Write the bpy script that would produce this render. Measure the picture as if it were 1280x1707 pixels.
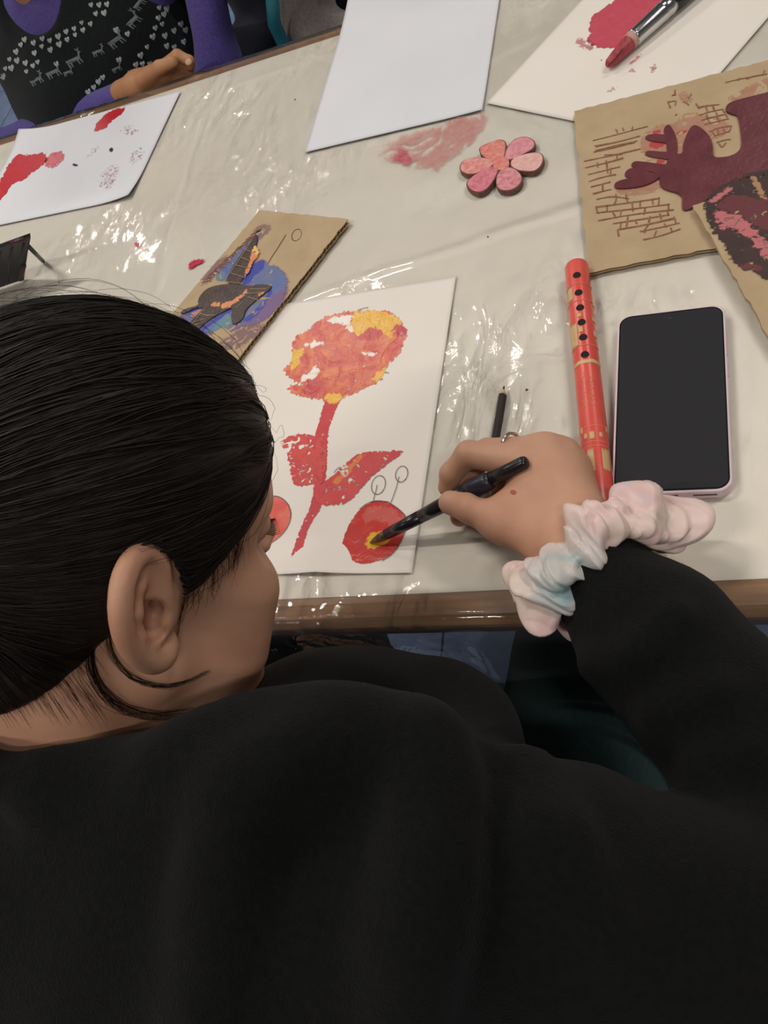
import bpy, bmesh, math, random
import numpy as np
from mathutils import Vector, Matrix
from mathutils.geometry import tessellate_polygon

for o in list(bpy.data.objects):
    bpy.data.objects.remove(o, do_unlink=True)
SC = bpy.context.scene
COL = SC.collection

# ------------------------------------------------------------------ camera
# fitted from the A4 sheets, the phone and the two table edges
CAM = np.array([0.2119, -0.2259, 1.2546])
ROT = np.array([[0.9288, 0.0778, 0.3623],
                [0.1118, 0.8733, -0.4741],
                [-0.3533, 0.4809, 0.8025]])
FPX = 1325.5
cd = bpy.data.cameras.new('camera')
cam = bpy.data.objects.new('camera', cd)
COL.objects.link(cam)
m4 = Matrix([list(ROT[i]) + [CAM[i]] for i in range(3)] + [[0, 0, 0, 1]])
m3 = m4.to_3x3()
q = m3.to_quaternion(); q.normalize()
cam.matrix_world = Matrix.Translation(Vector(CAM)) @ q.to_matrix().to_4x4()
cd.sensor_fit = 'HORIZONTAL'; cd.sensor_width = 36.0
cd.lens = FPX / 1280.0 * 36.0
cd.clip_start = 0.02
SC.camera = cam

# ------------------------------------------------------------------ world, exposure, ceiling lamps
w = bpy.data.worlds.new('world'); SC.world = w
w.use_nodes = True
w.node_tree.nodes['Background'].inputs[0].default_value = (0.75, 0.8, 0.9, 1)
w.node_tree.nodes['Background'].inputs[1].default_value = 0.15
vs = SC.view_settings
vs.view_transform = 'Standard'; vs.look = 'None'; vs.gamma = 1.0; vs.exposure = -0.12
vs.use_curve_mapping = False
CEIL = 2.7
def ceiling_lamp(x, y, sx, sy, power, col=(1.0, 0.945, 0.875)):
    l = bpy.data.lights.new('ceiling_lamp', 'AREA')
    l.shape = 'RECTANGLE'; l.size = sx; l.size_y = sy; l.energy = power; l.color = col
    o = bpy.data.objects.new('ceiling_lamp', l); COL.objects.link(o)
    o.location = (x, y, CEIL - 0.03)
    return o
for (x, y) in [(-1.15, 2.10), (-2.35, 3.15), (-0.75, 0.45), (1.2, 2.35), (1.2, 0.75), (-2.35, 1.2), (-0.75, -0.95), (1.2, -0.95), (-2.35, -0.95)]:
    ceiling_lamp(x, y, 0.6, 0.045, 12.0)

# ------------------------------------------------------------------ helpers
TOP = 0.75
def ray(px, py):
    return ROT @ np.array([(px - 640) / FPX, -(py - 853.5) / FPX, -1.0])
def T(px, py, h=0.0):
    """point seen at a pixel, at height h (m) above the table top"""
    d = ray(px, py); t = (TOP + h - CAM[2]) / d[2]
    return CAM + d * t
def D(px, py, dep):
    return CAM + ray(px, py) * dep
def onY(px, py, Y):
    d = ray(px, py); return CAM + d * ((Y - CAM[1]) / d[1])
def cr(ox, oy, s, pts):
    return [(ox + x / s, oy + y / s) for x, y in pts]
def TX(pts, h=0.0):
    return [T(x, y, h) for x, y in pts]

def link(name, me, mat=None, parent=None, smooth=False):
    o = bpy.data.objects.new(name, me); COL.objects.link(o)
    if mat is not None: me.materials.append(mat)
    if parent is not None: o.parent = parent
    if smooth:
        me.polygons.foreach_set('use_smooth', [True] * len(me.polygons))
    return o
def mesh(name, vs_, fs, mat=None, parent=None, smooth=False):
    me = bpy.data.meshes.new(name)
    off = np.array(parent['_o']) if (parent is not None and '_o' in parent) else np.zeros(3)
    v = np.asarray(vs_, float) - off
    me.from_pydata([tuple(p) for p in v], [], [tuple(int(i) for i in f) for f in fs])
    me.update()
    o = link(name, me, mat, parent, smooth); o['_o'] = [float(c) for c in off]
    return o
def fastmesh(name, v, quads, mat=None, parent=None, smooth=True):
    me = bpy.data.meshes.new(name)
    off = np.array(parent['_o']) if (parent is not None and '_o' in parent) else np.zeros(3)
    v = np.asarray(v, float) - off; quads = np.asarray(quads, np.int32)
    k = quads.shape[1]
    me.vertices.add(len(v)); me.vertices.foreach_set('co', v.ravel())
    me.loops.add(quads.size); me.loops.foreach_set('vertex_index', quads.ravel())
    me.polygons.add(len(quads)); me.polygons.foreach_set('loop_start', np.arange(0, quads.size, k, dtype=np.int32))
    me.update(calc_edges=True); me.validate()
    o = link(name, me, mat, parent, smooth); o['_o'] = [float(c) for c in off]
    return o
def thing(name, label, cat, loc, group=None):
    o = bpy.data.objects.new(name, None); COL.objects.link(o)
    o.location = tuple(loc); o['label'] = label; o['category'] = cat
    o['_o'] = [float(c) for c in loc]
    o.empty_display_size = 0.02
    if group: o['group'] = group
    return o
def tag(o, label, cat, group=None):
    o['label'] = label; o['category'] = cat
    if group: o['group'] = group
    return o
def struct(o):
    o['kind'] = 'structure'; return o

def nrm(v):
    v = np.asarray(v, float); return v / (np.linalg.norm(v) + 1e-12)
def box_vf(lo, hi):
    x0, y0, z0 = lo; x1, y1, z1 = hi
    v = [(x0,y0,z0),(x1,y0,z0),(x1,y1,z0),(x0,y1,z0),(x0,y0,z1),(x1,y0,z1),(x1,y1,z1),(x0,y1,z1)]
    f = [(0,3,2,1),(4,5,6,7),(0,1,5,4),(1,2,6,5),(2,3,7,6),(3,0,4,7)]
    return v, f
def bevel(o, wdt, seg=2):
    m = o.modifiers.new('bevel', 'BEVEL'); m.width = wdt; m.segments = seg; m.limit_method = 'ANGLE'; m.angle_limit = 0.6
    return o
def prism(name, pts, z0, z1, mat, parent=None, smooth=False):
    """polygon of world xy(z) points pulled from z0 to z1"""
    n = len(pts)
    a = sum(pts[i][0]*pts[(i+1)%n][1]-pts[(i+1)%n][0]*pts[i][1] for i in range(n))
    if a < 0: pts = pts[::-1]
    v = [(p[0], p[1], z0) for p in pts] + [(p[0], p[1], z1) for p in pts]
    tri = tessellate_polygon([[Vector((p[0], p[1], 0)) for p in pts]])
    f = []
    for t in tri:
        A, B, C_ = [np.array(pts[i][:2]) for i in t]
        if np.cross(B-A, C_-A) < 0: t = (t[0], t[2], t[1])
        f.append(tuple(i+n for i in t)); f.append((t[0], t[2], t[1]))
    for i in range(n):
        j = (i+1) % n; f.append((i, j, j+n, i+n))
    return mesh(name, v, f, mat, parent, smooth)
def smoothpoly(pts, it=2):
    p = [np.array(q[:2], float) for q in pts]
    for _ in range(it):
        r = []
        for i in range(len(p)):
            a, b = p[i], p[(i+1) % len(p)]
            r += [0.75*a+0.25*b, 0.25*a+0.75*b]
        p = r
    return p
def smoothline(pts, it=2):
    p = [np.array(q, float) for q in pts]
    for _ in range(it):
        r = [p[0]]
        for i in range(len(p)-1):
            a, b = p[i], p[i+1]; r += [0.75*a+0.25*b, 0.25*a+0.75*b]
        p = r + [p[-1]]
    return p
def frame_of(d):
    d = nrm(d); a = np.array([0,0,1.]) if abs(d[2]) < .9 else np.array([1.,0,0])
    u = nrm(np.cross(a, d)); return u, np.cross(d, u)
def tube_vf(pts, rad, n=8, cap=True):
    pts = [np.array(p, float) for p in pts]; m = len(pts)
    if np.isscalar(rad): rad = [rad]*m
    v, f = [], []
    u = None
    for i in range(m):
        d = pts[min(i+1, m-1)] - pts[max(i-1, 0)]
        d = nrm(d)
        if u is None: u, _ = frame_of(d)
        u = nrm(u - d*(u@d)); w_ = np.cross(d, u)
        for k in range(n):
            a = 2*math.pi*k/n
            v.append(pts[i] + rad[i]*(math.cos(a)*u + math.sin(a)*w_))
    for i in range(m-1):
        for k in range(n):
            k2 = (k+1) % n
            f.append((i*n+k, i*n+k2, (i+1)*n+k2, (i+1)*n+k))
    if cap:
        f.append(tuple(range(n))[::-1]); f.append(tuple((m-1)*n+k for k in range(n)))
    return v, f
def tube(name, pts, rad, mat, parent=None, n=10, smooth=True):
    v, f = tube_vf(pts, rad, n)
    return mesh(name, v, f, mat, parent, smooth)
def lathe(name, a, b, prof, mat, parent=None, n=20, smooth=True):
    """prof: (t 0..1 along a->b, radius)"""
    a = np.array(a, float); b = np.array(b, float)
    u, w_ = frame_of(b-a); v, f = [], []
    for t, r in prof:
        for k in range(n):
            an = 2*math.pi*k/n; v.append(a+(b-a)*t + r*(math.cos(an)*u+math.sin(an)*w_))
    m = len(prof)
    for i in range(m-1):
        for k in range(n):
            k2 = (k+1) % n; f.append((i*n+k, i*n+k2, (i+1)*n+k2, (i+1)*n+k))
    f.append(tuple(range(n))[::-1]); f.append(tuple((m-1)*n+k for k in range(n)))
    return mesh(name, v, f, mat, parent, smooth)
def ribbon_vf(pts, wid, z):
    p = [np.array(q[:2], float) for q in pts]; v, f = [], []
    for i in range(len(p)):
        d = nrm(p[min(i+1, len(p)-1)] - p[max(i-1, 0)]); nn = np.array([-d[1], d[0]])
        wi = wid if np.isscalar(wid) else wid[i]
        a = p[i]+nn*wi/2; b = p[i]-nn*wi/2
        v += [(a[0], a[1], z), (b[0], b[1], z)]
    for i in range(len(p)-1): f.append((2*i, 2*i+1, 2*i+3, 2*i+2))
    return v, f
def merge(vfs):
    V, F = [], []
    for v, f in vfs:
        o = len(V); V += list(v); F += [tuple(i+o for i in q) for q in f]
    return V, F

# ---- value noise for geometry
_rs = np.random.RandomState(7)
_tab = _rs.rand(64, 64, 64)
def vnoise(x, y, z=0.0):
    x, y, z = np.broadcast_arrays(np.asarray(x, float), np.asarray(y, float), np.asarray(z, float))
    xi, yi, zi = [np.floor(a).astype(int) for a in (x, y, z)]
    fx, fy, fz = x-xi, y-yi, z-zi
    s = lambda t: t*t*(3-2*t)
    fx, fy, fz = s(fx), s(fy), s(fz); r = 0
    for a in (0, 1):
        for b in (0, 1):
            for c in (0, 1):
                r = r + _tab[(xi+a) % 64, (yi+b) % 64, (zi+c) % 64]*(fx if a else 1-fx)*(fy if b else 1-fy)*(fz if c else 1-fz)
    return r*2-1

# ---- implicit surfaces: signed distances, smooth union, surface nets
class Grid:
    def __init__(s, lo, hi, h):
        s.lo = np.array(lo, float); s.h = h
        s.n = np.ceil((np.array(hi)-s.lo)/h).astype(int)+1
        ax = [(s.lo[i]+h*np.arange(s.n[i])).astype(np.float32) for i in range(3)]
        s.X, s.Y, s.Z = np.meshgrid(*ax, indexing='ij')
        s.F = np.full(s.X.shape, 1.0, np.float32)  # signed distance field
def d_cone(g, a, b, ra, rb):
    a = np.array(a, np.float32); b = np.array(b, np.float32); d = b-a; L2 = float(d@d)+1e-12
    px, py, pz = g.X-a[0], g.Y-a[1], g.Z-a[2]
    t = np.clip((px*d[0]+py*d[1]+pz*d[2])/L2, 0, 1)
    return np.sqrt((px-t*d[0])**2+(py-t*d[1])**2+(pz-t*d[2])**2) - (ra+(rb-ra)*t)
def d_ell(g, c, ax, r):
    """ellipsoid, ax rows = unit axes"""
    px, py, pz = g.X-c[0], g.Y-c[1], g.Z-c[2]
    q0 = 0; q1 = 0
    for i in range(3):
        e = px*ax[i][0]+py*ax[i][1]+pz*ax[i][2]
        q0 = q0+(e/r[i])**2; q1 = q1+(e/r[i]**2)**2
    k0 = np.sqrt(q0); k1 = np.sqrt(q1)+1e-9
    return k0*(k0-1)/k1
def smin(a, b, k):
    h = np.clip(0.5+0.5*(b-a)/k, 0, 1)
    return b*(1-h)+a*h - k*h*(1-h)
def smax(a, b, k): return -smin(-a, -b, k)
def add(g, d, k=0.008): g.F = smin(g.F, d, k)
def sub(g, d, k=0.004): g.F = smax(g.F, -d, k)
class Sub:
    pass
def _box(g, pts, m):
    pts = np.array(pts, float); lo = np.floor((pts.min(0)-m-g.lo)/g.h).astype(int); hi = np.ceil((pts.max(0)+m-g.lo)/g.h).astype(int)+1
    lo = np.clip(lo, 0, g.F.shape); hi = np.clip(hi, 0, g.F.shape)
    return tuple(slice(int(a), int(b)) for a, b in zip(lo, hi))
def _view(g, sl):
    s = Sub(); s.X, s.Y, s.Z = g.X[sl], g.Y[sl], g.Z[sl]; return s
def addc(g, a, b, ra, rb, k):
    sl = _box(g, [a, b], max(ra, rb)+k+.02)
    g.F[sl] = smin(g.F[sl], d_cone(_view(g, sl), a, b, ra, rb), k)
def subc(g, a, b, ra, rb, k):
    sl = _box(g, [a, b], max(ra, rb)+k+.02)
    g.F[sl] = smax(g.F[sl], -d_cone(_view(g, sl), a, b, ra, rb), k)
def surfnet(g):
    F = g.F; s = F < 0
    nx, ny, nz = F.shape
    cnt = np.zeros((nx-1, ny-1, nz-1), np.float32); acc = np.zeros((nx-1, ny-1, nz-1, 3), np.float32)
    def cell(dx, dy, dz, A): return A[dx:nx-1+dx, dy:ny-1+dy, dz:nz-1+dz]
    for ax in range(3):
        for o1 in (0, 1):
            for o2 in (0, 1):
                o = [o1, o2]; a = [0, 0, 0]; k = 0
                for i in range(3):
                    if i != ax: a[i] = o[k]; k += 1
                b = list(a); b[ax] = 1
                fa, fb = cell(*a, F), cell(*b, F)
                c = (fa < 0) != (fb < 0)
                t = np.where(c, fa/(fa-fb+1e-20), 0)
                cnt += c
                for i in range(3):
                    acc[..., i] += np.where(c, a[i]+(t if i == ax else 0), 0)
    on = cnt > 0
    idx = -np.ones(cnt.shape, np.int64); idx[on] = np.arange(on.sum())
    I = np.argwhere(on)
    V = g.lo + g.h*(I + acc[on]/cnt[on][:, None])
    Q = []
    for ax in range(3):
        b, c = (ax+1) % 3, (ax+2) % 3
        sl0 = [slice(None)]*3; sl1 = [slice(None)]*3
        sl0[ax] = slice(0, F.shape[ax]-1); sl1[ax] = slice(1, F.shape[ax])
        A, B = s[tuple(sl0)], s[tuple(sl1)]
        E = np.argwhere(A != B)
        ok = (E[:, b] > 0) & (E[:, c] > 0) & (E[:, b] < F.shape[b]-1) & (E[:, c] < F.shape[c]-1)
        E = E[ok]
        if len(E) == 0: continue
        inside = A[tuple(E.T)]
        def at_(db, dc):
            e = E.copy(); e[:, b] += db; e[:, c] += dc; return idx[tuple(e.T)]
        qd = np.stack([at_(-1, -1), at_(0, -1), at_(0, 0), at_(-1, 0)], 1)
        qd[~inside] = qd[~inside][:, ::-1]
        Q.append(qd)
    return V, np.concatenate(Q)

# ---- materials
def newmat(name):
    m = bpy.data.materials.new(name); m.use_nodes = True
    nt = m.node_tree; b = nt.nodes['Principled BSDF']
    return m, nt, b
def N(nt, typ, **kw):
    n = nt.nodes.new(typ)
    for k, v in kw.items():
        if k.startswith('i_'): n.inputs[k[2:].replace('_', ' ')].default_value = v
        else: setattr(n, k, v)
    return n
def L(nt, a, b): nt.links.new(a, b)
def ramp(nt, src, stops):
    r = N(nt, 'ShaderNodeValToRGB'); L(nt, src, r.inputs[0])
    e = r.color_ramp.elements
    while len(e) < len(stops): e.new(0.5)
    for i, (p, c) in enumerate(stops):
        e[i].position = p; e[i].color = (c[0], c[1], c[2], 1) if len(c) == 3 else c
    return r
def lin(r, g, b):
    f = lambda c: (c/255/12.92 if c/255 <= .04045 else ((c/255+.055)/1.055)**2.4)
    return (f(r), f(g), f(b))
def pbr(name, c1, c2=None, scale=40, rough=0.6, bump=0.0, bscale=None, metal=0.0, spec=0.5, detail=4, stretch=None, lo=.35, hi=.65):
    m, nt, b = newmat(name)
    b.inputs['Roughness'].default_value = rough; b.inputs['Metallic'].default_value = metal
    b.inputs['Specular IOR Level'].default_value = spec
    tc = N(nt, 'ShaderNodeTexCoord'); src = tc.outputs['Object']
    if stretch:
        mp = N(nt, 'ShaderNodeMapping'); mp.inputs['Scale'].default_value = stretch
        L(nt, src, mp.inputs[0]); src = mp.outputs[0]
    nz = N(nt, 'ShaderNodeTexNoise'); nz.inputs['Scale'].default_value = scale; nz.inputs['Detail'].default_value = detail
    L(nt, src, nz.inputs['Vector'])
    if c2 is None: b.inputs['Base Color'].default_value = (*c1, 1)
    else:
        r = ramp(nt, nz.outputs['Fac'], [(lo, c1), (hi, c2)]); L(nt, r.outputs[0], b.inputs['Base Color'])
    if bump:
        n2 = nz
        if bscale:
            n2 = N(nt, 'ShaderNodeTexNoise'); n2.inputs['Scale'].default_value = bscale; n2.inputs['Detail'].default_value = 5
            L(nt, src, n2.inputs['Vector'])
        bp = N(nt, 'ShaderNodeBump'); bp.inputs['Strength'].default_value = bump; bp.inputs['Distance'].default_value = 0.002
        L(nt, n2.outputs['Fac'], bp.inputs['Height']); L(nt, bp.outputs[0], b.inputs['Normal'])
    return m

# ---- paint on paper: a fine sheet that knows its distance to a traced outline,
# so that the material can give the paint a ragged, brushed edge and bare flecks
def polydist(P, poly):
    """signed distance (inside positive) of points P (n,2) to polygon"""
    poly = np.asarray([p[:2] for p in poly], float)
    d = np.full(len(P), 1e9); ins = np.zeros(len(P), bool)
    for i in range(len(poly)):
        a, b = poly[i], poly[(i+1) % len(poly)]; e = b-a
        t = np.clip(((P-a)@e)/(e@e+1e-15), 0, 1)
        d = np.minimum(d, np.linalg.norm(P-a-t[:, None]*e, axis=1))
        c = ((a[1] <= P[:, 1]) != (b[1] <= P[:, 1]))
        with np.errstate(divide='ignore', invalid='ignore'):
            xx = a[0]+(P[:, 1]-a[1])/(b[1]-a[1]+1e-18)*e[0]
        ins ^= c & (P[:, 0] < xx)
    return np.where(ins, d, -d)
def paint(name, outlines, z, mat, parent, regions=(), cell=0.0015, pad=0.003, zfun=None):
    """outlines: list of px polygons (union); regions: attribute r1,r2.. = list of px polygons"""
    h = z-TOP
    W = [[T(x, y, h)[:2] for x, y in smoothpoly(o, 2)] for o in outlines]
    allp = np.array([p for o in W for p in o]); lo = allp.min(0)-pad; hi = allp.max(0)+pad
    nx = int((hi[0]-lo[0])/cell)+2; ny = int((hi[1]-lo[1])/cell)+2
    gx, gy = np.meshgrid(lo[0]+cell*np.arange(nx), lo[1]+cell*np.arange(ny), indexing='ij')
    P = np.stack([gx.ravel(), gy.ravel()], 1)
    d = np.max([polydist(P, o) for o in W], axis=0)
    R_ = [np.max([polydist(P, [T(x, y, h)[:2] for x, y in smoothpoly(o, 2)]) for o in reg], axis=0) for reg in regions]
    I = np.arange(nx*ny).reshape(nx, ny)
    qd = np.stack([I[:-1, :-1], I[1:, :-1], I[1:, 1:], I[:-1, 1:]], -1).reshape(-1, 4)
    keep = (d[qd] > -pad).all(1); qd = qd[keep]
    used = np.unique(qd); mp = -np.ones(nx*ny, int); mp[used] = np.arange(len(used))
    zz = np.full(len(used), z) if zfun is None else zfun(P[used])
    v = np.column_stack([P[used], zz])
    o = fastmesh(name, v, mp[qd], mat, parent, True)
    for nm, arr in [('d', d)]+[('r%d' % (i+1), r) for i, r in enumerate(R_)]:
        at_ = o.data.attributes.new(nm, 'FLOAT', 'POINT'); at_.data.foreach_set('value', (arr[used]*1000).astype(np.float32))
    return o
def paintmat(name, base, regs=(), edge=1.2, escale=350, fleck=0.0, fscale=160, rough=0.45, opacity=1.0, soft=0.6, stretch=None, var=0.25, c2=None, bump=0.25):
    """base colour pair; regs: colours for r1.. ; edge: raggedness in mm; fleck: share of bare flecks"""
    m, nt, b = newmat(name); b.inputs['Roughness'].default_value = rough
    tc = N(nt, 'ShaderNodeTexCoord'); src = tc.outputs['Object']
    if stretch:
        mpn = N(nt, 'ShaderNodeMapping'); mpn.inputs['Scale'].default_value = stretch[0]; mpn.inputs['Rotation'].default_value = (0, 0, stretch[1])
        L(nt, src, mpn.inputs[0]); src = mpn.outputs[0]
    def noise(s, det=5, dist=0.0):
        n = N(nt, 'ShaderNodeTexNoise'); n.inputs['Scale'].default_value = s; n.inputs['Detail'].default_value = det
        n.inputs['Distortion'].default_value = dist
        L(nt, src, n.inputs['Vector']); return n.outputs['Fac']
    def math_(op, a, b_=None, c=None):
        n = N(nt, 'ShaderNodeMath', operation=op)
        for i, q_ in enumerate((a, b_, c)):
            if q_ is None: continue
            if isinstance(q_, (int, float)): n.inputs[i].default_value = q_
            else: L(nt, q_, n.inputs[i])
        return n.outputs[0]
    def attr(nm):
        return N(nt, 'ShaderNodeAttribute', attribute_name=nm).outputs['Fac']
    def smooth(x, lo, hi):
        n = N(nt, 'ShaderNodeMapRange', interpolation_type='SMOOTHSTEP'); L(nt, x, n.inputs[0])
        n.inputs[1].default_value = lo; n.inputs[2].default_value = hi; return n.outputs[0]
    ne = noise(escale)
    dd = math_('ADD', attr('d'), math_('MULTIPLY', math_('SUBTRACT', ne, 0.5), edge*9))
    alpha = smooth(dd, -soft*.5, soft*.5)
    nb = noise(90, 6, 1.0)
    dark = c2 if c2 is not None else tuple(c*(1-var) for c in base)
    col = ramp(nt, nb, [(.35, base), (.65, dark)]).outputs[0]
    for i, (rc, rs) in enumerate(regs):
        rr = math_('ADD', attr('r%d' % (i+1)), math_('MULTIPLY', math_('SUBTRACT', noise(130+37*i, 6, .8), 0.5), rs*9))
        f_ = smooth(rr, -rs*.5, rs*.5)
        mx = N(nt, 'ShaderNodeMix', data_type='RGBA'); L(nt, f_, mx.inputs[0]); L(nt, col, mx.inputs[6]); mx.inputs[7].default_value = (*rc, 1)
        col = mx.outputs[2]
    L(nt, col, b.inputs['Base Color'])
    if fleck:
        fl = smooth(noise(fscale, 6, 1.5), .5+(.5-fleck)*.34-.015, .5+(.5-fleck)*.34+.015)
        alpha = math_('MULTIPLY', alpha, math_('SUBTRACT', 1.0, fl))
    if opacity < 1: alpha = math_('MULTIPLY', alpha, opacity)
    L(nt, alpha, b.inputs['Alpha'])
    if bump:
        bp = N(nt, 'ShaderNodeBump'); bp.inputs['Strength'].default_value = bump; bp.inputs['Distance'].default_value = .001
        L(nt, nb, bp.inputs['Height']); L(nt, bp.outputs[0], b.inputs['Normal'])
    return m
# ================================================================== the room
M_WALL = pbr('wall_paint', lin(205, 200, 190), lin(195, 190, 180), 6, 0.9)
M_CEIL = pbr('ceiling_paint', lin(196, 190, 180), lin(186, 182, 172), 5, 0.95)
M_TILE = pbr('floor_tile_glaze', lin(128, 146, 182), lin(112, 130, 168), 14, 0.35)
M_GROUT = pbr('grout', lin(90, 95, 105), lin(75, 80, 90), 60, 0.9)
X0, X1, Y0, Y1 = -4.2, 3.6, -3.0, 4.6
def slab(name, lo, hi, mat):
    v, f = box_vf(lo, hi); return struct(mesh(name, v, f, mat))
floor = slab('floor', (X0, Y0, -0.1), (X1, Y1, -0.004), M_GROUT)
slab('ceiling', (X0, Y0, CEIL), (X1, Y1, CEIL+.1), M_CEIL)
slab('wall_left', (X0-.1, Y0, -.1), (X0, Y1, CEIL), M_WALL)
slab('wall_right', (X1, Y0, -.1), (X1+.1, Y1, CEIL), M_WALL)
slab('wall_front', (X0-.1, Y1, -.1), (X1+.1, Y1+.1, CEIL), M_WALL)
slab('wall_back', (X0-.1, Y0-.1, -.1), (X1+.1, Y0, CEIL), M_WALL)
# floor tiles, 0.40 m squares with recessed joints
TS = 0.40; tv, tf = box_vf((0.002, 0.002, -0.006), (TS-.002, TS-.002, 0.0))
tme = bpy.data.meshes.new('floor_tile'); tme.from_pydata(tv, [], tf); tme.materials.append(M_TILE)
gx = np.arange(-0.212-TS*9, X1-TS, TS); gy = np.arange(-0.1-TS*7, Y1-TS, TS)
for x in gx:
    for y in gy:
        if x < X0: continue
        o = bpy.data.objects.new('floor_tile', tme); COL.objects.link(o); o.parent = floor; o.location = (x, y, 0)

# ================================================================== table
M_WOOD = pbr('brown_wood', lin(172, 128, 84), lin(128, 90, 56), 9, 0.38, stretch=(1, 14, 14), bump=.1)
M_WOODD = pbr('dark_wood', lin(88, 58, 38), lin(66, 42, 28), 9, 0.45, stretch=(1, 14, 14))
TX0, TX1 = -1.05, 1.10; TY0, TY1 = -0.021, 0.816
table = thing('table', 'long brown wooden table covered with white paper and clear plastic', 'table', (0, 0.4, 0))
# rounded wooden edge profile swept along x, closed slab
prof = [(TY0+.010, .716), (TY0+.003, .719), (TY0, .727), (TY0+.001, .738), (TY0+.006, .746), (TY0+.016, .7498),
        (TY1-.016, .7498), (TY1-.006, .746), (TY1-.001, .738), (TY1, .727), (TY1-.003, .719), (TY1-.010, .716)]
n = len(prof)
v = [(TX0, y, z) for y, z in prof]+[(TX1, y, z) for y, z in prof]
f = [(i, i+n, (i+1) % n+n, (i+1) % n) for i in range(n)]+[tuple(range(n)), tuple(range(2*n-1, n-1, -1))]
mesh('tabletop', v, f, M_WOOD, table)
def tbox(name, lo, hi, mat, par, bv=.003):
    v, f = box_vf(lo, hi); return bevel(mesh(name, v, f, mat, par), bv)
tbox('apron', (TX0+.06, TY0+.035, .655), (TX1-.06, TY0+.057, .7158), M_WOODD, table)
tbox('apron', (TX0+.06, TY1-.057, .655), (TX1-.06, TY1-.035, .7158), M_WOODD, table)
tbox('apron', (TX0+.05, TY0+.06, .655), (TX0+.072, TY1-.06, .7158), M_WOODD, table)
tbox('apron', (TX1-.072, TY0+.06, .655), (TX1-.05, TY1-.06, .7158), M_WOODD, table)
for lx in (TX0+.035, TX1-.095):
    for ly in (TY0+.03, TY1-.09):
        tbox('leg', (lx, ly, 0), (lx+.06, ly+.06, .7158), M_WOODD, table, .005)

# white paper under the plastic
M_CLOTH = pbr('white_table_paper', lin(241, 236, 227), lin(235, 229, 219), 5, 0.75, bump=.15, bscale=30)
nx, ny = 160, 70
gx = np.linspace(TX0+.02, TX1-.02, nx); gy = np.linspace(0.0006, .786, ny)
A, B = np.meshgrid(gx, gy, indexing='ij')
Z = .7501 + .0003*(vnoise(A*14, B*10)+1)*.5
v = np.column_stack([A.ravel(), B.ravel(), Z.ravel()])
I = np.arange(nx*ny).reshape(nx, ny)
qd = np.stack([I[:-1, :-1], I[1:, :-1], I[1:, 1:], I[:-1, 1:]], -1).reshape(-1, 4)
cloth = fastmesh('paper_tablecloth', v, qd, M_CLOTH)
tag(cloth, 'plain white paper sheet spread over the whole table under clear plastic', 'tablecloth')

# clear plastic sheet, creased, hanging over the near edge
def plastic_mat():
    m = bpy.data.materials.new('clear_plastic'); m.use_nodes = True; nt = m.node_tree
    nt.nodes.clear()
    out = N(nt, 'ShaderNodeOutputMaterial')
    tr = N(nt, 'ShaderNodeBsdfTransparent'); tr.inputs[0].default_value = (.955, .955, .945, 1)
    gl = N(nt, 'ShaderNodeBsdfAnisotropic'); gl.inputs['Roughness'].default_value = .045
    gl.inputs['Color'].default_value = (1, 1, 1, 1)
    df = N(nt, 'ShaderNodeBsdfDiffuse'); df.inputs[0].default_value = (.8, .8, .78, 1)
    tc = N(nt, 'ShaderNodeTexCoord')
    n1 = N(nt, 'ShaderNodeTexNoise'); n1.inputs['Scale'].default_value = 26; n1.inputs['Detail'].default_value = 4; n1.inputs['Distortion'].default_value = 1.2
    n2 = N(nt, 'ShaderNodeTexVoronoi', feature='SMOOTH_F1'); n2.inputs['Scale'].default_value = 46; n2.inputs['Smoothness'].default_value = .25
    mp = N(nt, 'ShaderNodeMapping'); mp.inputs['Scale'].default_value = (1.3, .6, 1); mp.inputs['Rotation'].default_value = (0, 0, .6)
    L(nt, tc.outputs['Object'], mp.inputs[0]); L(nt, mp.outputs[0], n1.inputs['Vector']); L(nt, mp.outputs[0], n2.inputs['Vector'])
    # where it is crumpled and where it lies smooth
    n3 = N(nt, 'ShaderNodeTexNoise'); n3.inputs['Scale'].default_value = 6.5; n3.inputs['Detail'].default_value = 2
    L(nt, tc.outputs['Object'], n3.inputs['Vector'])
    r3 = ramp(nt, n3.outputs['Fac'], [(.47, (0.06,)*3), (.66, (1,)*3)])
    a1 = N(nt, 'ShaderNodeMath', operation='MULTIPLY_ADD'); L(nt, n2.outputs['Distance'], a1.inputs[0]); a1.inputs[1].default_value = .55; L(nt, n1.outputs['Fac'], a1.inputs[2])
    bp = N(nt, 'ShaderNodeBump'); bp.inputs['Distance'].default_value = .010
    ms = N(nt, 'ShaderNodeMath', operation='MULTIPLY'); L(nt, r3.outputs[0], ms.inputs[0]); ms.inputs[1].default_value = .56
    L(nt, ms.outputs[0], bp.inputs['Strength'])
    L(nt, a1.outputs[0], bp.inputs['Height']); L(nt, bp.outputs[0], gl.inputs['Normal'])
    fr = N(nt, 'ShaderNodeFresnel'); fr.inputs['IOR'].default_value = 1.48; L(nt, bp.outputs[0], fr.inputs['Normal'])
    fm = N(nt, 'ShaderNodeMath', operation='MULTIPLY', use_clamp=True); L(nt, fr.outputs[0], fm.inputs[0]); fm.inputs[1].default_value = 1.1
    m0 = N(nt, 'ShaderNodeMixShader'); m0.inputs[0].default_value = .05; L(nt, tr.outputs[0], m0.inputs[1]); L(nt, df.outputs[0], m0.inputs[2])
    mx = N(nt, 'ShaderNodeMixShader'); L(nt, fm.outputs[0], mx.inputs[0]); L(nt, m0.outputs[0], mx.inputs[1]); L(nt, gl.outputs[0], mx.inputs[2])
    L(nt, mx.outputs[0], out.inputs[0])
    return m
M_PLASTIC = plastic_mat()
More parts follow.
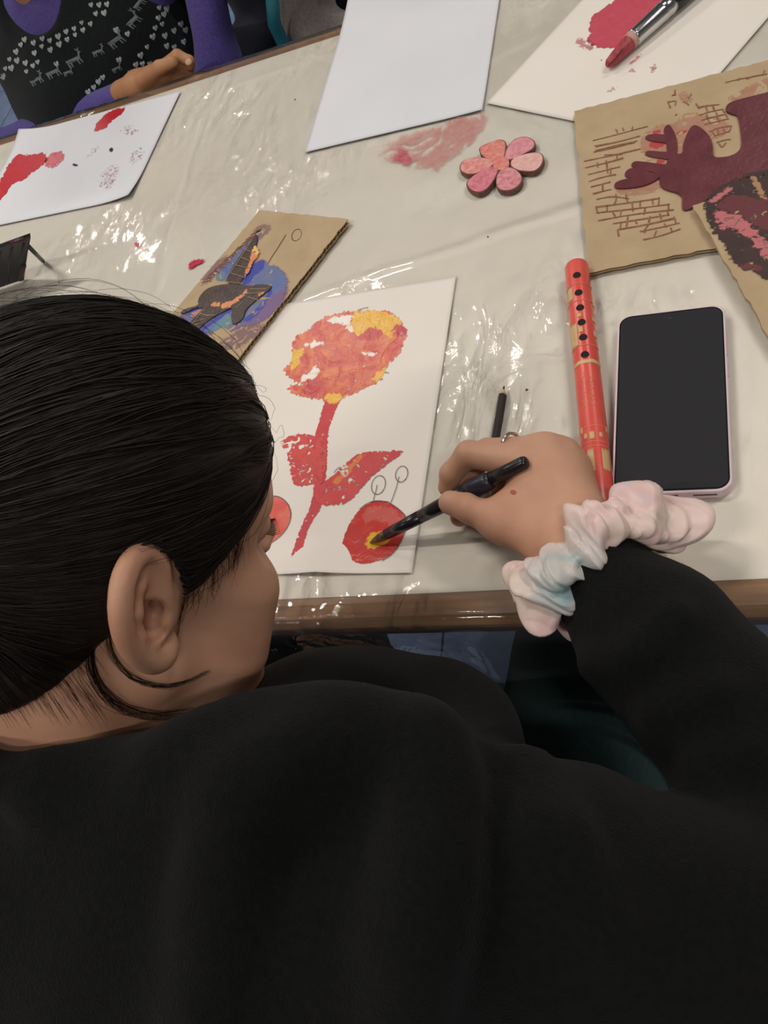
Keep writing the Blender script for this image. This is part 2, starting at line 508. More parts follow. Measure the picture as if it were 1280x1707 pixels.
CREASES = [((355, 118), (262, 480), .0016, .0030), ((640, 452), (975, 345), .0012, .0025), ((800, 395), (968, 338), .0008, .002),
           ((505, 500), (640, 452), .0012, .0025), ((757, 470), (735, 690), .0011, .0030), ((735, 690), (690, 985), .0011, .003),
           ((390, 145), (560, 88), .0009, .004), ((640, 60), (545, 200), .0008, .006), ((890, 60), (760, 130), .0008, .005),
           ((860, 470), (900, 860), .0007, .003), ((1240, 470), (1235, 760), .0009, .003), ((560, 985), (700, 975), .0009, .003)]
def plastic_h(x, y):
    z = .00035*vnoise(x*22, y*26, 3.1) + .0002*vnoise(x*60, y*55, 9.7)
    for a, b, amp, wd in CREASES:
        a = T(*a)[:2]; b = T(*b)[:2]; e = b-a; L2 = e@e
        t = ((x-a[0])*e[0]+(y-a[1])*e[1])/L2; tc_ = np.clip(t, 0, 1)
        wob = .0025*vnoise(t*6, a[0]*50)
        nn = np.array([-e[1], e[0]])/math.sqrt(L2)
        dx = x-a[0]-tc_*e[0]-nn[0]*wob; dy = y-a[1]-tc_*e[1]-nn[1]*wob
        d2 = dx*dx+dy*dy
        z = z+amp*.8*np.exp(-d2/(2*wd*wd))
    return .7509+np.clip(z, -.0004, .0014)
nx = 420
xs = np.linspace(TX0+.005, TX1-.005, nx)
ys = np.concatenate([[-.016, -.0148], np.linspace(-.012, .80, 190)])
dr = np.linspace(0, 1, 26)[1:]
rows = []
A = xs
# near drop: leaves the edge in a soft curve and hangs in shallow waves
for t in dr[::-1]:
    s = t*(.080+.010*vnoise(A*5, 4.4)+.004*vnoise(A*19, 1.4))
    wv = (.010*vnoise(A*11, t*.8+2.0)+.005*vnoise(A*30, t*1.5+5))*t
    rows.append(np.column_stack([A, -.016-.009*np.minimum(1, t*14)-.004*t-np.abs(wv), .7508-np.maximum(s-.004, 0)-.004*np.minimum(1, t*14)]))
for y in ys:
    rows.append(np.column_stack([A, np.full(nx, y), plastic_h(A, np.full(nx, y))]))
for t in dr:
    s = t*.07; wv = (.008*vnoise(A*12, t+7.0))*t
    rows.append(np.column_stack([A, .80+.018*min(1, t*7)+np.abs(wv)+.002, np.full(nx, .7512-max(s-.006, 0)-.004*min(1, t*7))]))
ny = len(rows); v = np.concatenate(rows)
I = np.arange(nx*ny).reshape(ny, nx)
qd = np.stack([I[:-1, :-1], I[:-1, 1:], I[1:, 1:], I[1:, :-1]], -1).reshape(-1, 4)
plastic = fastmesh('plastic_sheet', v, qd, M_PLASTIC)
tag(plastic, 'creased transparent plastic sheet laid over the papered table and hanging off its edge', 'plastic sheet')
# ================================================================== sheets of paper
M_PAPER = pbr('drawing_paper', lin(240, 233, 224), lin(236, 228, 219), 8, 0.8)
M_PAPERB = pbr('bluish_white_paper', lin(226, 227, 233), lin(222, 223, 229), 8, 0.8)
ZP = .7526
def sheet(name, x, y, th, w_, h_, mat, label, curl=(), z=ZP, thick=.00025):
    """A4 sheet from its lower-left corner, turned by th; curl: (u,v,amount,radius) raised corners"""
    nx, ny = 44, 60 if h_ > w_ else 44
    U, V = np.meshgrid(np.linspace(0, 1, nx), np.linspace(0, 1, ny), indexing='ij')
    c, s = math.cos(th), math.sin(th)
    X = x+c*U*w_-s*V*h_; Y = y+s*U*w_+c*V*h_
    Z = z+.00015*(vnoise(U*3+x*9, V*3, 5.0)+1)
    for cu, cv, amt, rr in curl:
        d = np.hypot((U-cu)*w_, (V-cv)*h_); Z = Z+amt*np.clip(1-d/rr, 0, 1)**2
    P = np.column_stack([X.ravel(), Y.ravel(), Z.ravel()])
    I = np.arange(nx*ny).reshape(nx, ny)
    q1 = np.stack([I[:-1, :-1], I[1:, :-1], I[1:, 1:], I[:-1, 1:]], -1).reshape(-1, 4)
    n0 = nx*ny; q2 = q1[:, ::-1]+n0
    rim = []
    e = list(I[:, 0])+list(I[-1, 1:])+list(I[-2::-1, -1])+list(I[0, -2:0:-1])
    for i in range(len(e)):
        a, b = e[i], e[(i+1) % len(e)]; rim.append((b, a, a+n0, b+n0))
    v = np.concatenate([P, P-np.array([0, 0, thick])])
    cen = np.array([X.mean(), Y.mean(), z])
    t = thing(name, label, 'paper', cen)
    fastmesh('sheet', v, np.concatenate([q1, q2, np.array(rim)[:, ::-1]]), mat, t)
    return t
rose_sheet = sheet('painted_sheet', -.1959, .0256, -.0431, .21, .297, M_PAPER,
                   'white sheet with a red and yellow rose print in front of the painter', curl=[(.62, 0, .004, .045)])
blank_sheet = sheet('blank_sheet', -.1709, .5564, -.0467, .21, .297, M_PAPERB,
                    'clean blank white sheet lying near the far table edge', curl=[(0, 1, .006, .10), (1, 0, .001, .05)], z=.7532)
left_sheet = sheet('stained_sheet', -.7144, .5850, -.0825, .297, .21, M_PAPERB,
                   'white sheet with two red paint smears in front of the person in purple', curl=[(1, 0, .005, .06), (0, 1, .008, .07)])
right_sheet = sheet('stained_sheet', .0423, .5575, -.6283, .21, .297, M_PAPER,
                    'white sheet with a big pink paint blot under the silver brush', curl=[(0, 1, .004, .06)], z=.7529)

# ------------------------------------------------------------------ the rose
c4 = lambda pts: cr(380, 480, 3.2, pts)
ZR = ZP+.0005
RED = lin(206, 58, 56); DRED = lin(196, 46, 58); ORANGE = lin(224, 104, 58); YEL = lin(234, 178, 38); CRIM = lin(190, 40, 62)
bloom = c4([(520,150),(590,135),(680,122),(760,120),(850,120),(900,148),(920,180),(960,240),(935,290),(915,350),(870,390),(835,430),(838,460),(800,500),(745,528),(690,555),(625,572),(605,600),(570,628),(525,622),(510,595),(450,592),(390,578),(330,552),(315,532),(350,515),(395,522),(385,508),(340,492),(305,455),(298,425),(338,400),(343,350),(338,310),(370,250),(420,232),(450,200),(490,176)])
yel = [c4([(680,122),(850,118),(900,148),(918,190),(885,255),(845,262),(810,212),(740,222),(690,252),(660,242),(650,190)]),
       c4([(345,330),(400,318),(400,360),(370,420),(345,440),(330,400)]), c4([(800,440),(838,430),(836,470),(790,505),(770,490)]),
       c4([(520,570),(580,560),(625,575),(600,605),(560,630),(522,622),(510,590)])]
crim = [c4([(690,282),(720,240),(760,222),(820,225),(805,262),(750,290)]), c4([(390,560),(420,500),(480,478),(510,500),(500,560),(460,590)]),
        c4([(875,240),(890,195),(930,200),(958,240),(935,265)])]
white = [c4([(455,405),(492,440),(470,472),(425,492),(385,508),(398,465),(440,455)]), c4([(530,165),(600,150),(668,140),(655,180),(640,205),(560,185),(520,180)]),
         c4([(630,205),(662,203),(666,232),(640,232)]), c4([(400,300),(470,278),(522,296),(500,306),(430,318)]), c4([(700,345),(790,342),(800,358),(720,356)])]
M_BLOOM = paintmat('rose_bloom_paint', lin(204, 58, 54), regs=[(YEL, 2.2), (lin(198, 52, 58), 2.6), (lin(238, 230, 220), 1.3)], edge=1.2, c2=lin(224, 118, 66), fleck=.08, fscale=240, rough=.3, bump=.6, stretch=((1.0, .75, 1), -.5))
paint('bloom_paint', [bloom], ZR, M_BLOOM, rose_sheet, regions=[yel, crim, white], cell=.001)
M_RED = paintmat('red_print', lin(204, 50, 60), edge=.6, c2=lin(212, 78, 66), fleck=.22, fscale=115, rough=.4)
M_STEM = paintmat('red_stem_paint', lin(206, 56, 60), edge=.5, c2=lin(196, 44, 56), fleck=.05, fscale=190, rough=.4)
stem = c4([(515,600),(600,560),(590,618),(558,690),(532,760),(528,900),(520,1060),(455,1060),(455,800),(478,740),(495,680)])
paint('stem_paint', [stem], ZR-.0001, M_STEM, rose_sheet, cell=.001)
leafL = c4([(268,822),(340,782),(400,776),(465,790),(525,800),(525,940),(515,1000),(480,1040),(440,1052),(345,1056),(332,960),(318,900),(300,860)])
paint('leaf_paint', [leafL], ZR+.0001, M_RED, rose_sheet, cell=.001)
leafR = c4([(455,1020),(505,1030),(545,1018),(600,960),(680,890),(740,870),(830,872),(932,866),(930,882),(880,915),(800,975),(740,1030),(690,1090),(640,1148),(560,1156),(490,1158),(452,1110)])
M_LEAF2 = paintmat('red_leaf_paint', lin(204, 50, 60), regs=[(lin(222, 120, 60), 1.2)], edge=.6, c2=lin(208, 66, 62), fleck=.16, fscale=120, rough=.4)
paint('leaf_paint', [leafR], ZR+.0003, M_LEAF2, rose_sheet, regions=[[c4([(560,1030),(620,965),(690,895),(730,885),(690,940),(620,1010),(570,1050)])]], cell=.001)
stem2 = c4([(470,1040),(520,1060),(505,1158),(436,1262),(410,1330),(390,1462),(326,1462),(370,1330),(400,1250),(430,1190)])
paint('stem_paint', [stem2], ZR+.0002, M_STEM, rose_sheet, cell=.001)
bug = c4([(790,1133),(850,1140),(930,1190),(960,1240),(932,1340),(880,1420),(800,1458),(710,1474),(650,1452),(612,1400),(613,1340),(640,1270),(690,1190),(740,1150)])
M_BUG = paintmat('red_ladybird_paint', lin(206, 52, 46), regs=[(lin(226, 176, 48), 1.3), (lin(206, 96, 88), 1.6)], edge=.3, c2=lin(194, 66, 58), rough=.22, bump=.5)
paint('ladybird_paint', [bug], ZR, M_BUG, rose_sheet, regions=[[c4([(735,1350),(760,1310),(830,1290),(880,1300),(850,1360),(790,1395),(740,1392)])], [c4([(700,1210),(790,1150),(900,1190),(950,1240),(900,1290),(800,1230),(740,1260)])]], cell=.001)
bug2 = c4([(120,1200),(160,1140),(205,1115),(250,1107),(300,1125),(345,1190),(332,1250),(290,1315),(215,1368),(140,1380),(100,1300)])
M_BUG2 = paintmat('thin_red_paint', lin(222, 84, 70), edge=.3, c2=lin(228, 116, 96), rough=.4)
paint('ladybird_paint', [bug2], ZR, M_BUG2, rose_sheet, cell=.001)
# pencil lines
M_PENCIL = pbr('graphite_line', lin(88, 82, 82), rough=.5)
def strokes(name, lines, wid, z, mat, par):
    vf = [ribbon_vf([T(x, y, z-TOP)[:2] for x, y in smoothline(l, 2)], wid, z+(k*5 % 9)*.00002) for k, l in enumerate(lines)]
    v, f = merge(vf); o = mesh(name, v, f, mat, par); o['kind'] = 'stuff'; return o
def loop(cx, cy, rx, ry, tilt=0.3, n=20, turns=1.05):
    return [(cx+rx*math.cos(a)*math.cos(tilt)-ry*math.sin(a)*math.sin(tilt), cy+rx*math.cos(a)*math.sin(tilt)+ry*math.sin(a)*math.cos(tilt)) for a in np.linspace(.4, .4+2*math.pi*turns, n)]
pl = [c4(loop(802, 1050, 36, 52)), c4([(795,1050),(790,1080),(780,1110),(775,1140)]), c4(loop(926, 992, 32, 44)), c4([(912,1005),(900,1060),(880,1115),(868,1145)]),
      c4([(850,1138),(915,1180),(958,1228),(950,1290),(925,1350),(880,1420),(820,1455)]), c4([(700,1180),(740,1148),(790,1132),(850,1140)]),
      c4([(205,1115),(260,1106),(310,1135),(335,1190),(332,1250),(290,1318),(215,1370)]),
      c4([(565,985),(580,965),(598,955)]), c4([(690,118),(720,108),(748,103)]), c4([(835,450),(858,452)])]
strokes('pencil_lines', pl, .0006, ZR+.0003, M_PENCIL, rose_sheet)

# ------------------------------------------------------------------ paint on the other sheets and on the plastic
cA = lambda pts: cr(0, 0, 2, pts); cH = lambda pts: cr(940, 0, 5.818, pts); cB = lambda pts: cr(640, 0, 2, pts)
ZL = ZP+.0006
M_SM1 = paintmat('wet_red_smear', lin(206, 42, 52), edge=1.8, escale=160, c2=lin(196, 36, 50), rough=.35)
M_SM2 = paintmat('pink_smear', lin(212, 84, 98), edge=2, escale=140, c2=lin(222, 120, 128), fleck=.2, rough=.4)
paint('paint_smear', [cA([(-60,700),(-20,640),(0,606),(20,560),(60,510),(90,520),(150,505),(158,530),(145,548),(110,572),(80,600),(40,610),(20,645),(-20,690)])], ZL, M_SM1, left_sheet)
paint('paint_smear', [cA([(148,530),(180,503),(212,505),(214,525),(200,545),(178,560),(150,552)])], ZL, M_SM2, left_sheet)
paint('paint_smear', [cA([(312,437),(325,405),(360,372),(418,355),(408,377),(372,402),(350,428),(322,438)])], ZL, M_SM1, left_sheet)
M_SPK = paintmat('faint_speckle', lin(196, 130, 140), edge=3.5, escale=160, c2=lin(150, 90, 110), fleck=.66, fscale=260, rough=.6, opacity=.6)
_o_ = paint('paint_speckle', [cA([(400,440),(415,415),(450,420),(460,440),(425,450)]), cA([(430,540),(440,500),(475,492),(480,520),(450,545)]), cA([(330,600),(345,565),(385,545),(405,560),(375,610),(370,630),(335,625)]), cA([(280,530),(320,480),(335,485),(300,525)])], ZL+.0003, M_SPK, left_sheet); _o_['kind'] = 'stuff'
M_DK = paintmat('dark_speck', lin(50, 44, 60), edge=.5, rough=.6)
_o_ = paint('paint_speckle', [cA([(362,500),(370,492),(378,494),(372,508)]), cA([(240,545),(258,546),(256,554),(244,553)])], ZL+.0003, M_DK, left_sheet, cell=.001); _o_['kind'] = 'stuff'
M_BLOT = paintmat('pink_blot', lin(204, 84, 100), edge=1.8, escale=140, c2=lin(198, 74, 92), rough=.5)
paint('paint_blot', [cH([(470,-60),(960,-60),(950,10),(900,90),(760,220),(690,320),(610,390),(560,450),(500,476),(400,466),(300,446),(235,405),(240,330),(240,220),(290,150),(350,90),(470,40)])], .7529+.0006, M_BLOT, right_sheet)
M_BLOT2 = paintmat('faint_pink_trace', lin(214, 150, 160), edge=1.2, c2=lin(200, 110, 130), fleck=.3, rough=.5, opacity=.7, soft=2.0)
_o_ = paint('paint_trace', [cH([(110,380),(140,360),(240,400),(300,450),(270,480),(230,490),(130,430)]), cH([(840,640),(905,600),(880,660),(855,710)]), cH([(630,610),(690,560),(745,520),(730,560),(650,625)]), cH([(620,680),(680,665),(690,690),(640,700)]), cB([(745,300),(775,288),(776,293),(748,307)])], .7529+.0006, M_BLOT2, right_sheet); _o_['kind'] = 'stuff'
M_STAIN = paintmat('diluted_red_stain', lin(222, 158, 150), edge=4.0, escale=60, c2=lin(212, 112, 114), fleck=.30, fscale=42, rough=.35, opacity=.5, soft=9.0)
paint('paint_stain', [cB([(-10,500),(60,455),(200,405),(310,372),(345,430),(290,475),(220,525),(180,570),(130,562),(60,548),(10,535)])], .75235, M_STAIN, plastic, pad=.010)
M_STAIN2 = paintmat('red_stain_spot', lin(206, 70, 92), edge=2.0, escale=140, c2=lin(216, 120, 130), fleck=.1, rough=.35, opacity=.7, soft=3.0)
paint('paint_stain', [cB([(20,520),(50,495),(85,510),(88,545),(50,548)])], .7524, M_STAIN2, plastic)
M_DAB = paintmat('crimson_dab', lin(204, 40, 72), edge=.8, rough=.25)
paint('paint_dab', [cr(260, 330, 3.765, [(203,440),(212,400),(255,382),(298,385),(300,402),(250,420),(222,448)])], .7524, M_DAB, plastic, cell=.001)
paint('paint_dab', [cr(0, 0, 1, [(221,406),(228,404),(235,407),(228,412)])], .7524, M_DAB, plastic, cell=.001)
# crumbs from sharpening
M_CRUMB = pbr('shaving', lin(110, 84, 74), lin(70, 50, 46), 400, .8)
for k, (px, py, s) in enumerate([(878, 650, .0016), (492, 166, .0014), (813, 395, .0012), (1002, 100, .0008), (98, 471, .0012)]):
    c = T(px, py, .0034); a = k*1.3
    v = [c+s*np.array(q_) for q_ in [(math.cos(a), math.sin(a), 0), (math.cos(a+2.2), math.sin(a+2.2), .1), (math.cos(a+4), math.sin(a+4), 0), (.1, 0, 1.1), (0, 0, -.8)]]
    o = mesh('pencil_crumb', v, [(0,1,3),(1,2,3),(2,0,3),(1,0,4),(2,1,4),(0,2,4)], M_CRUMB)
    tag(o, ['small brown pencil shaving beside the sharpened black pencil', 'dark crumb near the far edge between two sheets', 'dark crumb on the plastic below the pink flower', 'dark crumb on the plastic beside the red brush tip', 'dark crumb by the black tray'][k], 'crumb', 'crumbs on the table')
# ================================================================== cardboard pieces
M_CARD = pbr('cardboard', lin(190, 166, 132), lin(180, 156, 122), 30, .85, bump=.15, bscale=300)
M_CARDE = pbr('cardboard_core', lin(84, 64, 44), lin(66, 50, 34), 200, .9)
M_CARDF = pbr('cardboard_flute', lin(196, 168, 128), lin(172, 142, 104), 200, .9)
cE = lambda pts: cr(260, 330, 3.765, pts); cD = lambda pts: cr(940, 80, 3.7118, pts)
def card(name, label, corners, z0, th, tilt=None, wob=.0008, mat=None, seed=1):
    """cardboard sheet: two liners; corners are world xy going round; edges a little uneven"""
    r = random.Random(seed)
    pts = []
    n = len(corners)
    for i in range(n):
        a, b = np.array(corners[i][:2]), np.array(corners[(i+1) % n][:2]); m = max(2, int(np.linalg.norm(b-a)/.006))
        d = nrm(b-a); nn = np.array([-d[1], d[0]])
        for k in range(m):
            pts.append(a+(b-a)*k/m+nn*(r.uniform(-wob, wob) if k else 0))
    cen = np.mean([c[:2] for c in corners], axis=0)
    t = thing(name, label, 'cardboard', (cen[0], cen[1], z0))
    zf = tilt or (lambda p: 0.0)
    def plate(nm, za, zb, mt):
        o = prism(nm, pts, za, zb, mt, t)
        for v in o.data.vertices:
            v.co.z += zf((v.co.x+cen[0], v.co.y+cen[1]))
        return o
    plate('bottom_liner', z0, z0+.0005, mat or M_CARD)
    plate('top_liner', z0+th-.0005, z0+th, mat or M_CARD)
    plate_in = [cen+(p-cen)*.975 for p in pts]
    o = prism('core', plate_in, z0+.0005, z0+th-.0005, M_CARDE, t)
    for v in o.data.vertices: v.co.z += zf((v.co.x+cen[0], v.co.y+cen[1]))
    return t
def flute_edge(par, a, b, z0, th, zf, period=.0062):
    """zigzag corrugation seen along a cut edge, from a to b (world xy)"""
    a, b = np.array(a[:2]), np.array(b[:2]); Ln = np.linalg.norm(b-a); d = (b-a)/Ln; nn = np.array([-d[1], d[0]])
    m = int(Ln/period*8); v, f = [], []
    dep = .010
    for i in range(m+1):
        s = Ln*i/m; ph = (s/period) % 1
        zz = abs(2*ph-1); zz = zz*zz*(3-2*zz)
        p = a+d*s; z = z0+.0004+(th-.0008)*zz+zf(p)
        for k in (0, 1):
            q_ = p+nn*dep*k
            v += [(q_[0], q_[1], z-.00022), (q_[0], q_[1], z+.00022)]
    for i in range(m):
        o = i*4; p_ = o+4
        f += [(o, p_, p_+1, o+1), (o+1, p_+1, p_+3, o+3), (o+3, p_+3, p_+2, o+2), (o+2, p_+2, p_, o)]
    return mesh('corrugation', v, f, M_CARDF, par)

# --- card with the hummingbird
ZB = .7540; TH = .0050
bc = [T(433, 350, ZB+TH-TOP), T(580, 365, ZB+TH-TOP)]
e2 = T(370, 632, ZB+TH-TOP); dirl = nrm((e2-bc[1])[:2])
B1 = bc[1][:2]; B0 = bc[0][:2]; LB = .262
B2 = B1+dirl*LB; B3 = B0+nrm((T(275, 537, ZB+TH-TOP)-bc[0])[:2])*LB
bird_card = card('cardboard_print', 'brown corrugated card with a painted blue and orange hummingbird', [B0, B1, B2, B3], ZB, TH, seed=3)
flute_edge(bird_card, B2+np.array([.0, 0]), B1, ZB, TH, lambda p: 0)
HB = ZB+TH+.0006
def relief(name, px, z0, z1, mat, par, it=2):
    return bevel(prism(name, TX_(smoothpoly(px, it), z1), z0, z1, mat, par), .0004, 1)
def TX_(pts, z): return [T(x, y, z-TOP) for x, y in pts]
M_BLUE = paintmat('blue_smear', lin(88, 110, 170), regs=[(lin(44, 62, 168), .9), (lin(122, 92, 140), 1.6), (lin(96, 140, 160), 1.4)], edge=.8, c2=lin(110, 116, 156), fleck=.16, fscale=80, rough=.45, opacity=.9, soft=3)
paint('blue_paint', [cE([(525,560),(550,470),(620,395),(690,385),(705,430),(750,420),(825,490),(812,600),(770,680),(700,760),(620,800),(540,800),(470,850),(430,800),(330,860),(240,900),(190,880),(300,780),(480,690),(560,640)]), cE([(110,800),(180,700),(300,680),(310,720),(210,780),(160,850)]), cE([(360,520),(400,440),(520,330),(600,250),(640,220),(640,300),(560,440),(500,520)])],
      HB-.0004, M_BLUE, bird_card, regions=[[cE([(540,540),(570,450),(640,395),(690,390),(680,440),(600,500),(580,560)]), cE([(600,240),(640,220),(642,290),(615,300)]), cE([(150,715),(200,680),(300,675),(280,700),(180,730)]), cE([(540,770),(640,690),(720,560),(735,600),(660,720),(560,800)]), cE([(200,890),(330,780),(430,715),(480,690),(470,720),(340,800),(240,880)])],
                                              [cE([(700,640),(800,560),(820,600),(780,690),(680,800),(470,850),(480,800),(620,770)]), cE([(110,800),(150,740),(180,720),(190,800)])], [cE([(340,840),(420,740),(475,720),(480,790),(400,850)]), cE([(360,520),(390,460),(430,470),(420,520)])]])
M_PURP = paintmat('violet_haze', lin(150, 112, 130), edge=1.5, c2=lin(140, 104, 120), fleck=.3, fscale=90, rough=.7, opacity=.55, soft=6)
paint('violet_paint', [cE([(600,215),(640,175),(700,160),(730,190),(680,240),(640,270)]), cE([(470,860),(560,800),(700,790),(640,860),(560,920),(430,980),(380,920)]), cE([(720,420),(830,480),(830,600),(780,690),(760,560)]), cE([(250,560),(330,440),(430,360),(480,370),(360,520)])], HB-.0005, M_PURP, bird_card, cell=.002)['kind'] = 'stuff'
M_BROWN = pbr('dark_brown_relief', lin(78, 58, 48), lin(58, 44, 40), 120, .42, bump=.5, bscale=260)
relief('bird_wing', cE([(430,530),(470,440),(540,340),(600,262),(628,225),(640,262),(612,330),(580,430),(545,500),(522,545)]), HB-.0006, HB+.0008, M_BROWN, bird_card)
relief('bird_body', cE([(145,722),(180,692),(270,672),(258,640),(290,590),(340,555),(430,538),(520,535),(580,552),(650,538),(722,545),(725,562),(660,612),(600,662),(560,702),(545,760),(480,802),(468,740),(480,682),(420,712),(330,762),(240,845),(190,890),(150,842),(230,760),(300,690),(250,684),(180,722)]), HB-.0006, HB+.0010, M_BROWN, bird_card, 1)
M_ORANGE = paintmat('orange_paint', lin(222, 142, 84), regs=[(lin(232, 186, 96), 1.0)], edge=.9, c2=lin(214, 120, 76), fleck=.2, fscale=170, rough=.4)
paint('orange_paint', [cE([(405,695),(410,660),(480,640),(545,600),(572,565),(575,600),(520,640),(460,690)]), cE([(550,500),(570,440),(600,350),(612,290),(650,320),(640,370),(605,400),(590,450)]), cE([(625,630),(640,600),(685,580),(680,600)]), cE([(345,680),(350,655),(405,655),(400,680)])], HB+.0011, M_ORANGE, bird_card, regions=[[cE([(600,340),(612,290),(650,320),(640,365)])]], cell=.0008)
M_PINKP = paintmat('salmon_paint', lin(190, 130, 120), edge=.8, c2=lin(180, 110, 100), fleck=.1, rough=.4)
paint('salmon_paint', [cE([(205,750),(230,715),(300,690),(290,710),(240,750)])], HB+.0000, M_PINKP, bird_card, cell=.001)
M_LINE = pbr('incised_line', lin(160, 132, 100), rough=.6)
wl = [cE([(468,470),(560,500)]), cE([(500,420),(575,440)]), cE([(530,370),(590,395)]), cE([(560,320),(600,340)]), cE([(432,526),(540,535)]), cE([(230,780),(300,760)]), cE([(215,800),(285,785)]), cE([(195,830),(250,815)]), cE([(265,720),(330,740)]), cE([(300,735),(370,735)]), cE([(560,600),(660,595)]), cE([(590,570),(690,570)]), cE([(575,620),(640,640)]), cE([(500,690),(545,650)]), cE([(430,520),(500,420),(600,270)]), cE([(170,860),(225,790),(300,700)])]
strokes('scratched_lines', wl, .0008, HB+.0013, M_LINE, bird_card)
M_BRN2 = pbr('brown_pastel', lin(120, 78, 66), lin(142, 96, 80), 300, .9)
random.seed(5)
hl = []
for k in range(26):
    t = k/25; x = 300+(640-300)*t; y = 520+(200-520)*t
    hl.append(cE([(x-18+random.uniform(-6, 6), y+10), (x+25+random.uniform(-15, 15), y-8+random.uniform(-8, 8)), (x+48*random.random(), y+4)]))
strokes('pastel_hatching', hl, .0015, HB-.0003, M_BRN2, bird_card)
strokes('pencil_lines', [cE([(815,230),(790,270),(760,320),(725,370),(700,415)])], .0014, HB-.0003, pbr('brown_crayon', lin(118, 92, 76), rough=.9), bird_card)
strokes('pencil_lines', [cE(loop(882, 232, 28, 40, .5, 24, 1.7))], .0006, HB-.0003, M_PENCIL, bird_card)

# --- card with the maroon relief and drawn bricks
ZC = .7542; TC = .0030
C0 = T(957, 185, ZC+TC-TOP)[:2]; C3 = T(980, 455, ZC+TC-TOP)[:2]
dx = nrm(T(1280, 100, ZC+TC-TOP)[:2]-C0); dx2 = nrm(T(1195, 412, ZC+TC-TOP)[:2]-C3)
wall_card = card('cardboard_print', 'brown cardboard with drawn bricks and a dark maroon relief shape', [C0, C0+dx*.30, C3+dx2*.30, C3], ZC, TC, seed=8, wob=.0009)
HC = ZC+TC+.0006
M_HALO = paintmat('pink_rub', lin(196, 148, 124), regs=[(lin(196, 72, 74), 1.4)], edge=2.0, c2=lin(188, 134, 112), fleck=.3, fscale=70, rough=.8, opacity=.8, soft=6)
paint('pink_rubbing', [cD([(480,540),(560,480),(700,470),(720,420),(800,400),(880,420),(1000,440),(1020,520),(940,560),(760,560),(740,680),(600,740),(480,690)]), cD([(300,880),(420,800),(600,790),(590,880),(420,920)]), cD([(1000,320),(1100,260),(1300,170),(1400,170),(1400,300),(1100,330)]), cD([(700,280),(760,270),(800,330),(740,340)])], HC-.0004, M_HALO, wall_card,
      regions=[[cD([(505,610),(520,580),(620,570),(640,600),(560,625)]), cD([(510,700),(560,688),(640,700),(610,720),(540,715)]), cD([(690,530),(720,510),(770,510),(740,535)]), cD([(520,520),(600,500),(600,520),(540,535)])]], cell=.002)
M_MAROON = pbr('maroon_relief', lin(112, 56, 62), lin(100, 46, 54), 60, .38, bump=.25, bscale=220)
def rel(px): relief('relief_shape', cD(px), HC-.0006, HC+.0016, M_MAROON, wall_card, 2)
def rel1(px, h): relief('relief_shape', cD(px), HC-.0006, HC+h, M_MAROON, wall_card, 2)
rel([(590,800),(600,770),(640,700),(660,655),(735,655),(735,600),(755,540),(785,485),(815,472),(870,508),(910,560),(922,620),(920,676),(1000,674),(1060,655),(1096,620),(1098,560),(1088,480),(1075,412),(1040,405),(1003,390),(998,362),(1030,332),(1100,312),(1200,288),(1400,235),(1400,760),(1180,780),(1060,820),(960,860),(890,935),(800,988),(738,1004),(728,970),(735,920),(700,890),(640,877),(592,852)])
rel1([(306,850),(328,822),(420,800),(520,780),(610,765),(592,802),(520,842),(430,862),(325,868)], .0013)
rel1([(372,775),(400,742),(452,742),(520,760),(560,780),(430,802),(382,796)], .0011)
rel1([(412,718),(438,696),(500,702),(600,716),(660,720),(660,775),(600,778),(480,748),(425,738)], .0009)
rel1([(496,555),(518,533),(580,528),(660,540),(700,560),(690,600),(620,580),(540,572)], .0012)
rel1([(494,650),(520,630),(600,640),(660,640),(660,690),(600,678),(530,668)], .0012)
rel1([(612,500),(640,468),(662,480),(692,540),(702,600),(697,668),(640,672),(630,560)], .0010)
M_BRICK = pbr('maroon_crayon', lin(134, 80, 62), lin(160, 116, 88), 500, .9)
random.seed(11)
